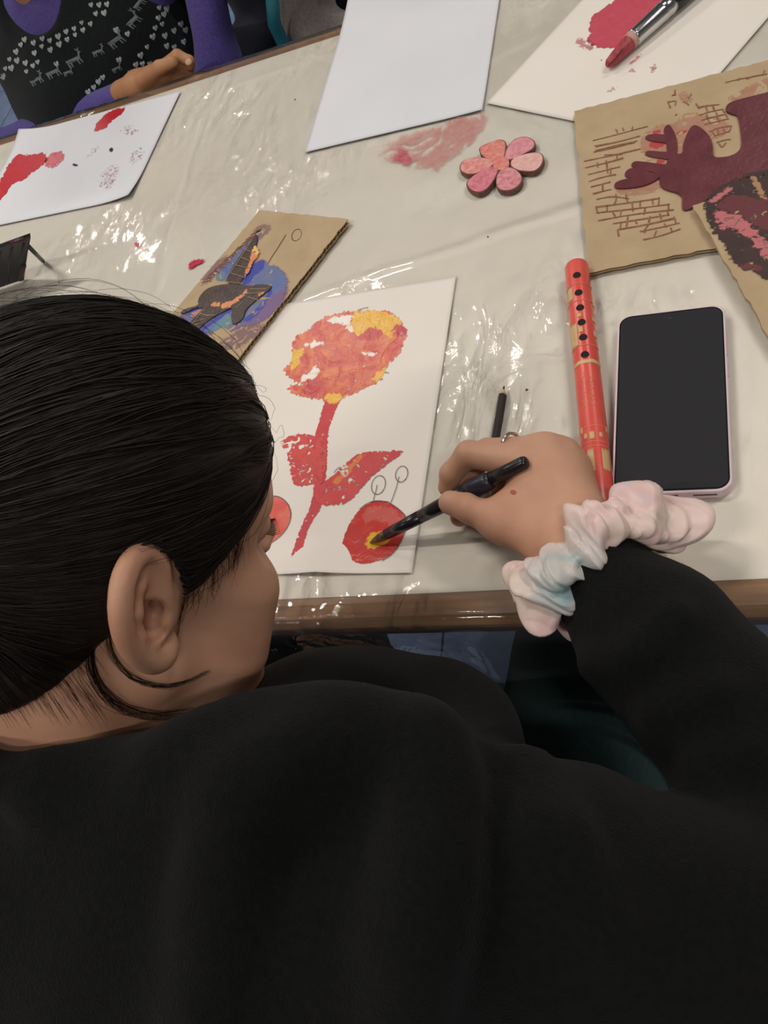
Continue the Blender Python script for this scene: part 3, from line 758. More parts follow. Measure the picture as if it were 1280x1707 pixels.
bl = [[(180,572),(300,540),(520,484)], [(320,500),(330,525)], [(365,495),(370,512)], [(425,485),(420,505)], [(190,608),(330,580),(470,545)], [(190,632),(320,605),(450,575)], [(185,646),(310,615),(440,585)],
      [(125,700),(300,662),(475,622)], [(132,742),(250,712),(370,680)], [(150,782),(240,758),(350,735)], [(155,822),(230,800),(320,782)], [(168,858),(230,842),(290,828)], [(180,902),(240,888),(290,876)], [(200,937),(300,915),(400,930)],
      [(205,705),(212,735)], [(262,695),(268,770)], [(330,660),(322,690)], [(290,740),(285,780)], [(240,880),(238,840)], [(250,660),(360,655)],
      [(195,985),(400,955),(590,930)], [(200,1020),(380,1000),(650,965)], [(212,1066),(420,1030),(680,1000)], [(300,1086),(480,1060),(650,1035)], [(330,1126),(500,1095),(690,1052)], [(340,1165),(330,1125)], [(470,1135),(600,1110),(712,1080)], [(490,1185),(600,1160),(720,1120)],
      [(198,985),(208,1020)], [(265,975),(268,1010)], [(318,905),(325,940),(310,970)], [(380,905),(390,960)], [(300,1012),(322,1050)], [(355,1005),(345,1035)], [(420,960),(425,1010)], [(470,950),(470,985)], [(545,935),(550,965)], [(500,990),(495,1030)], [(590,925),(585,975)], [(645,965),(650,1005)], [(395,1040),(385,1110)], [(350,1080),(345,1122)], [(440,1060),(450,1090)], [(530,1040),(525,1080)], [(590,1020),(600,1058)], [(640,1000),(645,1040)], [(520,1095),(495,1130)], [(620,1085),(635,1110)], [(570,1130),(560,1165)], [(680,1045),(690,1080)], [(660,1110),(665,1135)], [(480,1130),(500,1140)],
      [(830,370),(880,355),(960,350)], [(835,415),(900,395),(985,375)], [(850,445),(930,425),(1000,410)], [(870,470),(950,455),(1020,435)], [(815,345),(835,375)], [(875,360),(890,395)], [(920,355),(930,390)], [(880,410),(890,440)], [(940,400),(945,430)], [(980,380),(1010,430)], [(890,445),(910,470)], [(950,430),(960,460)], [(895,515),(960,495),(1038,480)], [(925,545),(980,530),(1025,515)], [(910,510),(935,545)], [(950,500),(955,535)], [(985,490),(995,525)], [(1035,482),(1020,520)], [(945,585),(985,570),(1030,565)], [(950,580),(965,605),(980,615)], [(985,610),(1000,585)],
      [(640,335),(690,325)], [(665,295),(690,285)], [(690,260),(685,290)], [(640,330),(660,370)], [(690,325),(685,355)], [(765,310),(785,280)], [(740,330),(770,350)], [(700,410),(690,418)],
      [(1000,210),(1060,200),(1260,160)], [(1080,200),(1085,185)], [(1130,190),(1180,170)], [(1230,165),(1240,140)]]
bl2 = []
for l in bl:
    for k in range(2):
        bl2.append(cD([(x+random.uniform(-4, 4), y+random.uniform(-4, 4)) for x, y in l]))
strokes('brick_drawing', bl2, .0009, HC-.0002, M_BRICK, wall_card)

# --- third card, dark, lying on the brick card
ZD = ZC+TC+.0026; TD = .0036
q0 = T(*cD([(795, 975)])[0], ZD+TD-TOP)[:2]; q1 = T(*cD([(1235, 1720)])[0], ZD+TD-TOP)[:2]; qu = T(*cD([(960, 822)])[0], ZD+TD-TOP)[:2]
d1 = nrm(q1-q0); d2 = np.array([-d1[1], d1[0]])
if d2@(qu-q0) < 0: d2 = -d2
def tiltD(p):   # one end rests on the brick card, the other end on the table
    s = (np.array(p[:2])-q0)@d1
    return -max(0.0, s-.10)*.045
dark_card = card('cardboard_print', 'cardboard painted with black, maroon and pink strokes overlapping the brick card', [q0, q0+d1*.21, q0+d1*.21+d2*.15, q0+d2*.15], ZD, TD, tilt=tiltD, seed=21)
HD = ZD+TD+.0007
zfD = lambda P: np.array([HD+tiltD(p) for p in P])
M_DKP = paintmat('black_print_ink', lin(70, 46, 44), regs=[(lin(196, 112, 116), 2.2), (lin(108, 50, 56), 1.0), (lin(176, 132, 98), 1.0)], edge=1.5, c2=lin(58, 42, 40), fleck=.1, fscale=120, rough=.5, soft=2)
paint('dark_print', [cD([(855,985),(900,915),(960,850),(1060,812),(1180,760),(1500,700),(1500,1500),(1262,1440),(1180,1380),(1060,1360),(1010,1240),(930,1150)])], HD, M_DKP, dark_card,
      regions=[[cD([(920,1000),(1000,1020),(1100,1060),(1180,1110),(1250,1180),(1400,1300),(1400,1400),(1230,1280),(1150,1160),(1020,1110),(940,1100)]), cD([(900,930),(950,900),(1060,840),(1060,870),(960,940),(930,980)])],
               [cD([(930,985),(980,930),(1080,900),(1180,940),(1300,920),(1500,960),(1500,1180),(1230,1120),(1100,1040),(1000,1010)]), cD([(1080,1330),(1200,1340),(1240,1380),(1100,1370)])],
               [cD([(1140,800),(1170,780),(1262,910),(1262,940),(1220,920)])]], zfun=zfD, cell=.002)
# ================================================================== flower stamp
cG = lambda pts: cr(720, 170, 6.4, pts)
M_PET = [pbr('petal_paint_%d' % i, a, b, 190, .4, bump=.4, bscale=300) for i, (a, b) in enumerate([
    (lin(218, 118, 108), lin(228, 156, 142)), (lin(228, 162, 170), lin(214, 130, 140)), (lin(234, 190, 184), lin(228, 168, 162)),
    (lin(228, 164, 170), lin(206, 116, 126)), (lin(224, 142, 154), lin(206, 106, 122)), (lin(222, 126, 124), lin(230, 170, 160))])]
M_RIM = pbr('burnt_card_edge', lin(120, 82, 66), lin(92, 66, 56), 300, .8)
fc = T(*cG([(740, 655)])[0], .004)
flower = thing('flower_stamp', 'pink six-petal cardboard flower lying on the plastic', 'flower', (fc[0], fc[1], .7524))
petals = [[(510,500),(540,468),(640,428),(720,403),(778,425),(782,490),(765,590),(690,645),(600,612),(530,562)],
          [(815,475),(875,405),(950,376),(1035,385),(1092,432),(1082,490),(1000,542),(880,602),(790,615),(780,560)],
          [(860,605),(990,560),(1130,538),(1182,580),(1172,660),(1110,727),(1040,738),(920,728),(840,680)],
          [(830,700),(900,728),(958,800),(940,872),(860,932),(760,942),(700,912),(688,840),(705,770),(760,705)],
          [(705,700),(690,765),(650,840),(590,922),(500,967),(418,932),(373,882),(400,828),(470,770),(560,730),(640,690)],
          [(660,655),(600,712),(500,752),(400,772),(320,742),(303,690),(340,628),(430,598),(530,595),(620,622)]]
for i, p in enumerate(petals):
    w_ = TX_(smoothpoly(cG(p), 2), .7575)
    cen = np.mean([q_[:2] for q_ in w_], axis=0)
    w_ = [cen+(np.array(q_[:2])-cen)*1.10 for q_ in w_]
    pt_ = prism('petal', w_, .7526+i*.00003, .7573+i*.00003, M_RIM, flower)
    inn = [cen+(np.array(q_[:2])-cen)*.93 for q_ in w_]
    bevel(prism('petal_face', inn, .7573, .7579+i*.00003, M_PET[i], pt_), .0004, 1)
cw = TX_(smoothpoly(cG([(735+95*math.cos(a), 650+84*math.sin(a)) for a in np.linspace(0, 2*math.pi, 9)[:-1]]), 2), .758)
prism('flower_centre', cw, .7526, .7582, M_PET[0], flower)

# ================================================================== bamboo flute
M_FRED = pbr('red_flute_lacquer', lin(232, 100, 86), lin(224, 84, 74), 35, .28, spec=.6)
M_BAMB = pbr('bare_bamboo', lin(214, 184, 134), lin(200, 168, 118), 60, .4, stretch=(1, 1, 8))
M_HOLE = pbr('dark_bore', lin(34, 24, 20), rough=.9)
r1 = .0098
fa = T(962, 452, r1); fb = T(1006, 880, r1*1.06)
fa[2] = TOP+.0024+r1; fb[2] = TOP+.0024+r1*1.04
FD = nrm(fb-fa); FL = .250; fb = fa+FD*FL; fa = fa-FD*.004
FLn = np.linalg.norm(fb-fa)
flute = thing('bamboo_flute', 'red lacquered bamboo flute with six finger holes beside the phone', 'flute', (fa[0], fa[1], .7524))
FU = np.array([0, 0, 1.]) - FD*FD[2]; FU = nrm(FU); FS = np.cross(FD, FU)   # FS: sideways
lathe('tube', fa, fb, [(0, r1*.8), (0.004, r1*.93), (.015, r1), (.2, r1*1.0), (.45, r1*1.01), (.7, r1*1.02), (.985, r1*1.02), (.996, r1*.95), (1, r1*.8)], M_FRED, flute, 40)
def f_at(t, ang, r):
    """t metres along the flute, angle from the top (towards +FS)"""
    return fa+FD*t+r*(math.cos(ang)*FU+math.sin(ang)*FS)
def patch(t0, t1, a0, a1, mat, name='bare_patch', r=r1*1.028, wav=0.0, na=8, nt_=6):
    v, f = [], []
    for i in range(nt_+1):
        for k in range(na+1):
            an = a0+(a1-a0)*k/na; e = wav*math.sin(k*2.1+t0*900)
            v.append(f_at(t0+(t1-t0)*i/nt_+(e if i in (0, nt_) else 0), an, r))
    for i in range(nt_):
        for k in range(na):
            o = i*(na+1)+k; f.append((o, o+1, o+na+2, o+na+1))
    ob = mesh(name, v, f, mat, flute, True)
    s_ = ob.modifiers.new('thick', 'SOLIDIFY'); s_.thickness = .0003; s_.offset = 0
    return ob
def tlen(py_):   # along-flute length of a crop-F row measured on the tube's axis line
    p = T(900+(200+py_*.105)/3.368, 420+py_/3.368, r1*1.6)
    return (p-fa)@FD
vd = nrm(CAM-(fa+fb)/2); va = math.atan2(vd@FS, vd@FU)   # angle that faces the camera
for hx, hy in [(200,160),(205,258),(210,342),(210,424),(215,508),(216,605)]:
    t = tlen(hy); c_ = f_at(t, va*.2-.02, r1)
    nn = nrm(c_-(fa+FD*t)); u = FD; w_ = np.cross(nn, u)
    hole_r = .0033
    vv = []; ff = []
    for k in range(16):
        a = 2*math.pi*k/16; q_ = c_+hole_r*(math.cos(a)*u+math.sin(a)*w_)
        rel_ = q_-(fa+FD*((q_-fa)@FD)); q_ = fa+FD*((q_-fa)@FD)+nrm(rel_)*(r1*1.03)
        vv.append(q_)
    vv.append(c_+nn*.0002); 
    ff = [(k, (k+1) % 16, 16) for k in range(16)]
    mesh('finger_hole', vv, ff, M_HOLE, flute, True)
# bare rings and patches left between the lacquer
patch(tlen(632), tlen(652), va-1.5, va+1.3, M_BAMB, wav=.0004)
for (y0, y1, a0, a1) in [(215,285,.55,1.1),(420,545,.45,1.25),(225,310,-1.5,-1.2),(372,392,.0,.35),(448,478,.0,.35),(385,410,-1.3,-.9),(465,495,-1.3,-.9),
                         (1035,1075,-.05,.3),(1040,1065,-.65,-.4),(1038,1065,.5,.75),(995,1025,-1.3,-1.05),(995,1025,.85,1.1),
                         (1130,1250,-1.1,-.45),(1130,1255,.12,.62),(1120,1250,.85,1.3)]:
    patch(tlen(y0), tlen(y1), va+a0, va+a1, M_BAMB, wav=.0006)
for y0 in (205, 298, 548, 1000, 1088, 1112):
    patch(tlen(y0), tlen(y0)+.0006, va-1.5, va+1.5, pbr('thin_scratch_ring', lin(228, 140, 120), rough=.4), 'engraved_ring', r=r1*1.026, nt_=1, na=16)
random.seed(3)
M_GOLD = pbr('pale_scratch', lin(226, 150, 112), rough=.4)
for k in range(9):
    t0 = tlen(690+random.random()*180); pts = []
    an = va+random.uniform(-.7, .5)
    for i in range(9):
        pts.append(f_at(t0+i*.0012, an+.12*math.sin(i*.9+k)+i*.02*random.uniform(-1, 1), r1*1.026))
    tube('engraved_line', pts, .00022, M_GOLD, flute, 4)

# ================================================================== phone
M_PBODY = pbr('pink_phone_case', lin(226, 196, 204), lin(218, 186, 196), 20, .3, spec=.6)
M_SCR = pbr('black_screen', lin(52, 52, 55), rough=.14, spec=.55)
M_BEZ = pbr('black_bezel', lin(20, 20, 22), rough=.25)
M_RIMP = pbr('clear_rim', lin(238, 222, 226), rough=.15, spec=.8)
pw, ph = .0773, .1623; px_, py_, pt = .1595, .0635, -.0532
ZF = .7525
def rrect(w_, h_, r, n=7):
    P = []
    for cx, cy, a0 in [(w_-r, h_-r, 0), (r, h_-r, 90), (r, r, 180), (w_-r, r, 270)]:
        for k in range(n+1):
            a = math.radians(a0+90*k/n); P.append((cx+r*math.cos(a), cy+r*math.sin(a)))
    return P
def pl_(pts, dx=0, dy=0):
    c, s = math.cos(pt), math.sin(pt)
    return [np.array([px_+c*(x+dx)-s*(y+dy), py_+s*(x+dx)+c*(y+dy)]) for x, y in pts]
phone = thing('smartphone', 'black-screened smartphone in a pale pink case on the table', 'phone', (*pl_([(pw/2, ph/2)])[0], ZF))
bevel(prism('case', pl_(rrect(pw, ph, .010)), ZF, ZF+.0088, M_PBODY, phone), .0022, 3)
bevel(prism('rim', pl_(rrect(pw-.0014, ph-.0014, .0095), .0007, .0007), ZF+.0086, ZF+.0092, M_RIMP, phone), .0002, 1)
prism('bezel', pl_(rrect(pw-.0030, ph-.0034, .0088), .0015, .0017), ZF+.0090, ZF+.0094, M_BEZ, phone)
prism('screen', pl_(rrect(pw-.0050, ph-.0060, .0078), .0025, .0030), ZF+.0093, ZF+.0096, M_SCR, phone)
cc = pl_([(pw/2, ph-.0085)])[0]
prism('camera_lens', [cc+.0014*np.array([math.cos(a), math.sin(a)]) for a in np.linspace(0, 2*math.pi, 15)[:-1]], ZF+.0095, ZF+.0098, pbr('lens', lin(66, 66, 70), rough=.1), phone)
M_SLOT = pbr('dark_slot', lin(52, 44, 46), rough=.6)
def sidebox(name, x0, x1, y0, y1, z0, z1, mat):
    prism(name, pl_([(x0, y0), (x1, y0), (x1, y1), (x0, y1)]), z0, z1, mat, phone)
sidebox('charging_port', pw/2-.0045, pw/2+.0045, -.0002, .001, ZF+.0035, ZF+.0061, M_SLOT)
sidebox('speaker_slot', pw/2+.014, pw/2+.029, -.0002, .001, ZF+.0042, ZF+.0056, M_SLOT)
sidebox('side_button', pw-.0005, pw+.0006, ph*.60, ph*.67, ZF+.003, ZF+.006, M_PBODY)
sidebox('side_button', pw-.0005, pw+.0006, ph*.72, ph*.85, ZF+.003, ZF+.006, M_PBODY)

# ================================================================== black pencil
M_PBLK = pbr('black_pencil_lacquer', lin(40, 36, 36), lin(30, 28, 28), 60, .3)
M_WOODP = pbr('pencil_wood', lin(206, 186, 160), lin(190, 168, 140), 200, .7)
M_LEAD = pbr('pencil_lead', lin(36, 30, 30), rough=.6)
p0 = T(841, 645, .0045); p1 = T(826, 735, .0045); pd = nrm(p1-p0); pd[2] = 0; pd = nrm(pd)
p0[2] = TOP+.0024+.0037
pencil = thing('pencil', 'short sharpened black pencil half hidden behind the painting hand', 'pencil', (p0[0], p0[1], .7524))
PLEN = .080
lathe('lead', p0, p0+pd*.004, [(0, .0003), (.3, .0006), (1, .0011)], M_LEAD, pencil, 12)
lathe('sharpened_wood', p0+pd*.0038, p0+pd*.0095, [(0, .00105), (1, .0034)], M_WOODP, pencil, 12)
lathe('shaft', p0+pd*.0093, p0+pd*PLEN, [(0, .0034), (.02, .0037), (.97, .0037), (1, .0034)], M_PBLK, pencil, 6, False)

# ================================================================== brush with the silver ferrule
M_SILV = pbr('silver_ferrule', lin(214, 214, 214), lin(190, 190, 190), 30, .18, metal=1)
M_BHAN = pbr('black_handle', lin(34, 32, 34), rough=.25)
M_BRIS = pbr('paint_soaked_bristle', lin(178, 72, 80), lin(150, 50, 62), 220, .45, bump=.6, stretch=(1, 1, 1))
M_BRIS2 = pbr('dry_bristle', lin(206, 168, 156), lin(190, 140, 130), 260, .6)
rb = .0085
b0 = T(*cH([(425, 665)])[0], .006); b1 = T(*cH([(672, 400)])[0], rb+.001); b2 = T(*cH([(1045, 60)])[0], rb+.003)
bd = nrm(b2-b1)
brush2 = thing('paint_brush', 'round paint brush with silver ferrule and red bristles on the blotted sheet', 'brush', (b1[0], b1[1], .7535))
b0[2] = TOP+.0095; b1[2] = TOP+.0036+rb; b2[2] = b1[2]+.002
lathe('bristles', b0, b1+nrm(b1-b0)*.002, [(0, .0028), (.08, .0048), (.35, .0062), (.7, .0074), (1, .0080)], M_BRIS, brush2, 20)
lathe('bristle_base', b1-nrm(b1-b0)*.006, b1+nrm(b1-b0)*.001, [(0, .0079), (1, .0084)], M_BRIS2, brush2, 20)
tube('bristle_split', [T(*cH([(430, 640)])[0], .0135), T(*cH([(500, 560)])[0], .0150), T(*cH([(570, 470)])[0], .0170)], .0005, pbr('dark_gap', lin(96, 30, 38), rough=.8), brush2, 5)
Lf = np.linalg.norm(b2-b1)
lathe('ferrule', b1, b2, [(0, .0082), (.01, .0088), (.05, .0086), (.70, .0090), (.74, .0096), (.78, .0090), (.86, .0090), (.90, .0096), (.94, .0090), (1, .0088)], M_SILV, brush2, 28)
lathe('handle', b2-bd*.002, b2+bd*.14, [(0, .0086), (.1, .0094), (.3, .0088), (1, .004)], M_BHAN, brush2, 20)

# ================================================================== black ribbed tray at the left edge
M_BLKP = pbr('black_plastic', lin(38, 38, 46), lin(30, 30, 36), 40, .38)
M_BLKR = pbr('paint_stained_plastic', lin(92, 34, 44), lin(40, 32, 38), 60, .4)
cT = lambda x, y: (x/9.143, 360+y/9.143)
# a shallow ribbed tray leaning back on a wire leg: lower edge on the table, upper edge raised
tr_u = np.array(T(*cT(462, 300), .075))            # raised upper corner
tr_l = np.array(T(*cT(330, 960), .004))            # lower corner on the table
tr_ax = nrm(np.array([-1.0, -.12, 0.0]))           # along the tray, off to the left
tray = thing('ribbed_tray', 'black ribbed plastic tray propped up at the left edge beside the head', 'tray', (tr_l[0], tr_l[1], .7524))
dn = tr_l-tr_u; dn = dn-tr_ax*(dn@tr_ax)*0; nT = nrm(np.cross(tr_ax, dn))
if nT@(CAM-tr_u) < 0: nT = -nT
WT = .17
def quadslab(name, a, b, c, d, th, mat):
    P = [np.array(p) for p in (a, b, c, d)]; nn = nrm(np.cross(P[1]-P[0], P[3]-P[0]))
    v = P+[p-nn*th for p in P]
    return bevel(mesh(name, v, [(0,1,2,3),(7,6,5,4),(0,4,5,1),(1,5,6,2),(2,6,7,3),(3,7,4,0)], mat, tray), .0008, 1)
quadslab('panel', tr_u, tr_l, tr_l+tr_ax*WT, tr_u+tr_ax*WT, .002, M_BLKP)
tube('rim', [tr_l, tr_u, tr_u+tr_ax*WT], .0028, M_BLKP, tray, 10)
for k in range(9):
    s = tr_ax*(.008+.017*k)
    tube('rib', [tr_u+dn*.08+s+nT*.001, tr_u+dn*.93+s+nT*.001], .0022, M_BLKP, tray, 6)
tube('stained_edge', [tr_u+dn*.62+nT*.0015+tr_ax*.002, tr_l-dn*.05+nT*.0015+tr_ax*.004], .0034, M_BLKR, tray, 8)
tube('stained_edge', [tr_u+nT*.0012+tr_ax*.008, tr_u+nT*.0012+tr_ax*.028], .0029, M_BLKR, tray, 8)
lg = T(*cT(655, 690), .003)
tube('prop_leg', [tr_u+dn*.22, lg], .0026, M_BLKP, tray, 8)
# ================================================================== people: shared materials
def skin_mat(name, c1, c2):
    m, nt, b = newmat(name)
    tc = N(nt, 'ShaderNodeTexCoord')
    n1 = N(nt, 'ShaderNodeTexNoise'); n1.inputs['Scale'].default_value = 22; n1.inputs['Detail'].default_value = 3; L(nt, tc.outputs['Object'], n1.inputs['Vector'])
    r = ramp(nt, n1.outputs['Fac'], [(.35, c1), (.65, c2)]); L(nt, r.outputs[0], b.inputs['Base Color'])
    b.inputs['Roughness'].default_value = .52; b.inputs['Specular IOR Level'].default_value = .35
    b.inputs['Subsurface Weight'].default_value = .12; b.inputs['Subsurface Radius'].default_value = (.006, .002, .001)
    b.inputs['Subsurface Scale'].default_value = .6
    n2 = N(nt, 'ShaderNodeTexVoronoi'); n2.inputs['Scale'].default_value = 900; L(nt, tc.outputs['Object'], n2.inputs['Vector'])
    n3 = N(nt, 'ShaderNodeTexNoise'); n3.inputs['Scale'].default_value = 180; n3.inputs['Detail'].default_value = 4; L(nt, tc.outputs['Object'], n3.inputs['Vector'])
    ad = N(nt, 'ShaderNodeMath', operation='MULTIPLY_ADD'); L(nt, n2.outputs['Distance'], ad.inputs[0]); ad.inputs[1].default_value = .3; L(nt, n3.outputs['Fac'], ad.inputs[2])
    bp = N(nt, 'ShaderNodeBump'); bp.inputs['Strength'].default_value = .12; bp.inputs['Distance'].default_value = .001
    L(nt, ad.outputs[0], bp.inputs['Height']); L(nt, bp.outputs[0], b.inputs['Normal'])
    return m
M_SKIN = skin_mat('warm_skin', lin(206, 159, 132), lin(196, 145, 118))
M_HAIR = pbr('dark_brown_hair', lin(28, 23, 20), lin(36, 29, 25), 90, .48, spec=.3)
def fabric(name, c1, c2, sheen=.25):
    m = pbr(name, c1, c2, 260, .95, bump=.5, bscale=900, spec=.1)
    b = m.node_tree.nodes['Principled BSDF']; b.inputs['Sheen Weight'].default_value = sheen; b.inputs['Sheen Roughness'].default_value = .6
    return m
M_BLACK = fabric('black_fleece', lin(16, 17, 17), lin(11, 12, 12), .04)
M_TROU = fabric('dark_teal_twill', lin(54, 80, 80), lin(48, 72, 72), .12)

def gsample(g, P):
    q_ = (np.asarray(P, float)-g.lo)/g.h; n_ = np.array(g.F.shape)
    q_ = np.clip(q_, 0, n_-1.001); i = q_.astype(int); f_ = q_-i; r = 0
    for a in (0, 1):
        for b in (0, 1):
            for c in (0, 1):
                r = r+g.F[i[:, 0]+a, i[:, 1]+b, i[:, 2]+c]*(f_[:, 0] if a else 1-f_[:, 0])*(f_[:, 1] if b else 1-f_[:, 1])*(f_[:, 2] if c else 1-f_[:, 2])
    return r
def ggrad(g, P, e=.002):
    G = np.stack([gsample(g, P+e*np.eye(3)[k])-gsample(g, P-e*np.eye(3)[k]) for k in range(3)], 1)
    return G/(np.linalg.norm(G, axis=1)[:, None]+1e-9)
def ghit(g, px, py, t0=.2, t1=1.6):
    """first point of the surface seen at a pixel"""
    d = ray(px, py); t = np.arange(t0, t1, g.h*.25)
    P = CAM+t[:, None]*d
    inb = ((P > g.lo) & (P < g.lo+g.h*(np.array(g.F.shape)-1))).all(1)
    s = gsample(g, P); s[~inb] = 1
    k = np.argmax(s < 0)
    return P[k] if s[k] < 0 else None

# ================================================================== the painter: head
PHI, TAU = math.radians(36), math.radians(27)
def camvec(x, y, z): return ROT@np.array([x, y, z])
cF = np.array([math.cos(PHI), math.sin(PHI)*math.sin(TAU), -math.sin(PHI)*math.cos(TAU)])
cU = np.array([0, math.cos(TAU), math.sin(TAU)])
HF = nrm(camvec(*cF)); HU = nrm(camvec(*cU)); HR = np.cross(HF, HU)
HO = D(262, 1022, .372)-HR*.074
def H(f_, u, r=0.0): return HO+(HF*f_+HU*u+HR*r)*.001      # head space in mm: forward, up, right
AX = np.stack([HF, HU, HR])
painter = thing('person', 'dark-haired person in a black sweatshirt bending over the rose painting with a brush', 'person', (-.06, -.36, 0))

C7 = np.array([-.135, -.185, .895]); SR = np.array([.072, -.200, .850]); SL = np.array([-.315, -.15, .845])
ER = np.array([.298, -.208, .772]); WR = np.array([.142, .008, .787])
def head_sdf(g, neck_to=None):
    k = .012
    g.F = d_ell(g, H(0, 40), AX, (.090, .082, .073)).astype(np.float32)
    add(g, d_ell(g, H(34, -4), AX, (.048, .082, .058)), .02)
    add(g, d_ell(g, H(52, 30), AX, (.030, .038, .054)), .02)           # forehead
    for s in (-1, 1):
        addc(g, H(4, -48, 50*s), H(52, -88, 22*s), .018, .020, .024)   # jaw
        addc(g, H(46, -58, 40*s), H(58, -26, 42*s), .024, .020, .020)   # cheek
        addc(g, H(78, 26, 12*s), H(66, 26, 44*s), .010, .010, .010)    # brow
        subc(g, H(90, 5, 30*s), H(82, 3, 46*s), .014, .014, .010)    # eye socket
        addc(g, H(70, 8, 31*s), H(70, 8, 31*s), .0125, .0125, .003)  # closed lids over the eyes
    addc(g, H(82, 14), H(94, -18), .006, .008, .012)        # nose
    for s in (-1, 1): addc(g, H(88, -22, 8*s), H(88, -22, 8*s), .006, .006, .006)
    addc(g, H(70, -80), H(70, -80), .017, .017, .018)        # chin
    for u, rr in ((-46, .0055), (-54, .0065)):
        addc(g, H(82, u, -13), H(82, u, 13), rr, rr, .005)   # lips
    subc(g, H(90, -50, -20), H(90, -50, 20), .0025, .0025, .003)
    # ears
    for s in (-1, 1):
        def E(a, b, c): # ear plane: a back(-)/front(+), b up, c out
            return H(-1+a*.80-c*.15, 2+b, (69+c-a*.40)*s)
        addc(g, E(4, 6, -2), E(2, -8, -2), .012, .011, .010)
        ring = [(8, 24, 7), (2, 33, 9), (-8, 36, 11), (-17, 31, 13), (-22, 20, 14), (-23, 7, 13), (-20, -6, 11), (-14, -17, 8), (-6, -25, 6), (2, -27, 5), (6, -22, 4)]
        rr = [.0040, .0044, .0047, .0049, .0049, .0048, .0047, .0050, .0062, .0066, .005]
        ring = smoothline([(*p_, r_*1000) for p_, r_ in zip(ring, rr)], 2); rr = [p_[3]*.001 for p_ in ring]; ring = [p_[:3] for p_ in ring]
        sl = _box(g, [E(*q) for q in ring], .035); gv = _view(g, sl); ear = None
        for i in range(len(ring)-1):
            c_ = d_cone(gv, E(*ring[i]), E(*ring[i+1]), rr[i], rr[i+1]); ear = c_ if ear is None else smin(ear, c_, .002)
        plate = d_cone(gv, E(-6, 20, 3), E(-8, -4, 1), .015, .014)
        o3 = E(-8, 5, 3.5); nE = nrm(E(0, 0, 1)-E(0, 0, 0))
        dpl = np.abs((gv.X-o3[0])*nE[0]+(gv.Y-o3[1])*nE[1]+(gv.Z-o3[2])*nE[2])-.0030
        plate = smax(plate, dpl, .003)
        ear = smin(ear, plate, .004)
        anti = [(-2, 26, 7), (-9, 20, 9), (-13, 9, 10), (-13, -4, 9), (-8, -14, 7)]
        for i in range(len(anti)-1):
            ear = smin(ear, d_cone(gv, E(*anti[i]), E(*anti[i+1]), .0032, .0034), .003)
        ear = smin(ear, d_cone(gv, E(-9, 20, 8), E(3, 17, 6), .0028, .0024), .003)
        ear = smin(ear, d_cone(gv, E(7, 2, 5), E(6, -4, 6), .0044, .0042), .004)    # tragus
        ear = smin(ear, d_cone(gv, E(-3, -13, 6), E(-5, -13, 6), .0038, .0036), .004)
        g.F[sl] = smin(g.F[sl], ear, .005)
        subc(g, E(-4, 1, 6), E(-3, -7, 5.5), .0078, .0064, .0035)          # concha
        subc(g, E(2, -1, 6), E(6, 0, -8), .0036, .0030, .003)           # canal
        subc(g, E(-14, 24, 12), E(-18, 12, 12), .0026, .0022, .003)     # groove behind the rim
# hair first needs the plain skull
HLO = np.min([H(a, b, c) for a in (-125, 120) for b in (-130, 150) for c in (-100, 100)], axis=0)
HHI = np.max([H(a, b, c) for a in (-125, 120) for b in (-130, 150) for c in (-100, 100)], axis=0)
g = Grid(HLO, HHI, .0019)
head_sdf(g)
addc(g, H(-22, -18), C7+np.array([.004, .012, -.01]), .050, .054, .022)      # neck
addc(g, H(10, -50), C7+np.array([.05, .06, -.04]), .042, .052, .02)
GHEAD = g
Vh, Qh = surfnet(g)

# ------------------------------------------------------------------ right hand, brush grip
def J(px, py, mm): return T(px, py, mm*.001)
gh = Grid((-.005, -.075, .7535), (.215, .135, .865), .0014)
wr = J(968, 912, 44)
mcp = dict(i=J(872, 770, 50), m=J(905, 752, 47), r=J(936, 758, 38), p=J(958, 782, 28))
first = True
def ah(a, b, ra, rb, k=.007): addc(gh, a, b, ra*.001, rb*.001, k)
gh.F = d_cone(gh, WR+np.array([.035, -.05, -.004]), wr, .026, .0225)
ah(wr+np.array([.006, .006, -.004]), wr+np.array([-.006, .002, -.004]), 20, 20, .012)
for k_, r0, r1_ in (('i', 17, 12.0), ('m', 17, 11.6), ('r', 16, 11.2), ('p', 15, 10.4)):
    ah(wr*.8+mcp[k_]*.2, mcp[k_], r0, r1_, .014)
ah(J(905, 838, 36), J(930, 815, 28), 17, 16, .016)                       # palm mass
# index: over the top, bent down to the brush
ip, idp, itp = J(781, 757, 50), J(752, 789, 38), J(745, 812, 29)
ah(mcp['i'], ip, 11.8, 9.4, .009); ah(ip, idp, 9.3, 8.0, .004); ah(idp, itp, 7.9, 6.8, .004)
# middle: under the index, its tip below the brush
mp_, mdp, mtp = J(812, 752, 34), J(772, 800, 19), J(766, 862, 15)
ah(mcp['m'], mp_, 11.4, 9.4, .007); ah(mp_, mdp, 9.2, 8.2, .003); ah(mdp, mtp, 8.2, 7.2, .003)
# ring and little finger curled below
rp, rdp, rtp = J(868, 752, 19), J(832, 806, 13), J(836, 850, 12)
ah(mcp['r'], rp, 10.8, 9.0, .006); ah(rp, rdp, 8.8, 8.0, .003); ah(rdp, rtp, 8.0, 7.2, .003)
pp_, pdp, ptp = J(920, 768, 14), J(892, 808, 11), J(888, 840, 11)
ah(mcp['p'], pp_, 10.0, 8.2, .006); ah(pp_, pdp, 8.0, 7.2, .003); ah(pdp, ptp, 7.2, 6.6, .003)
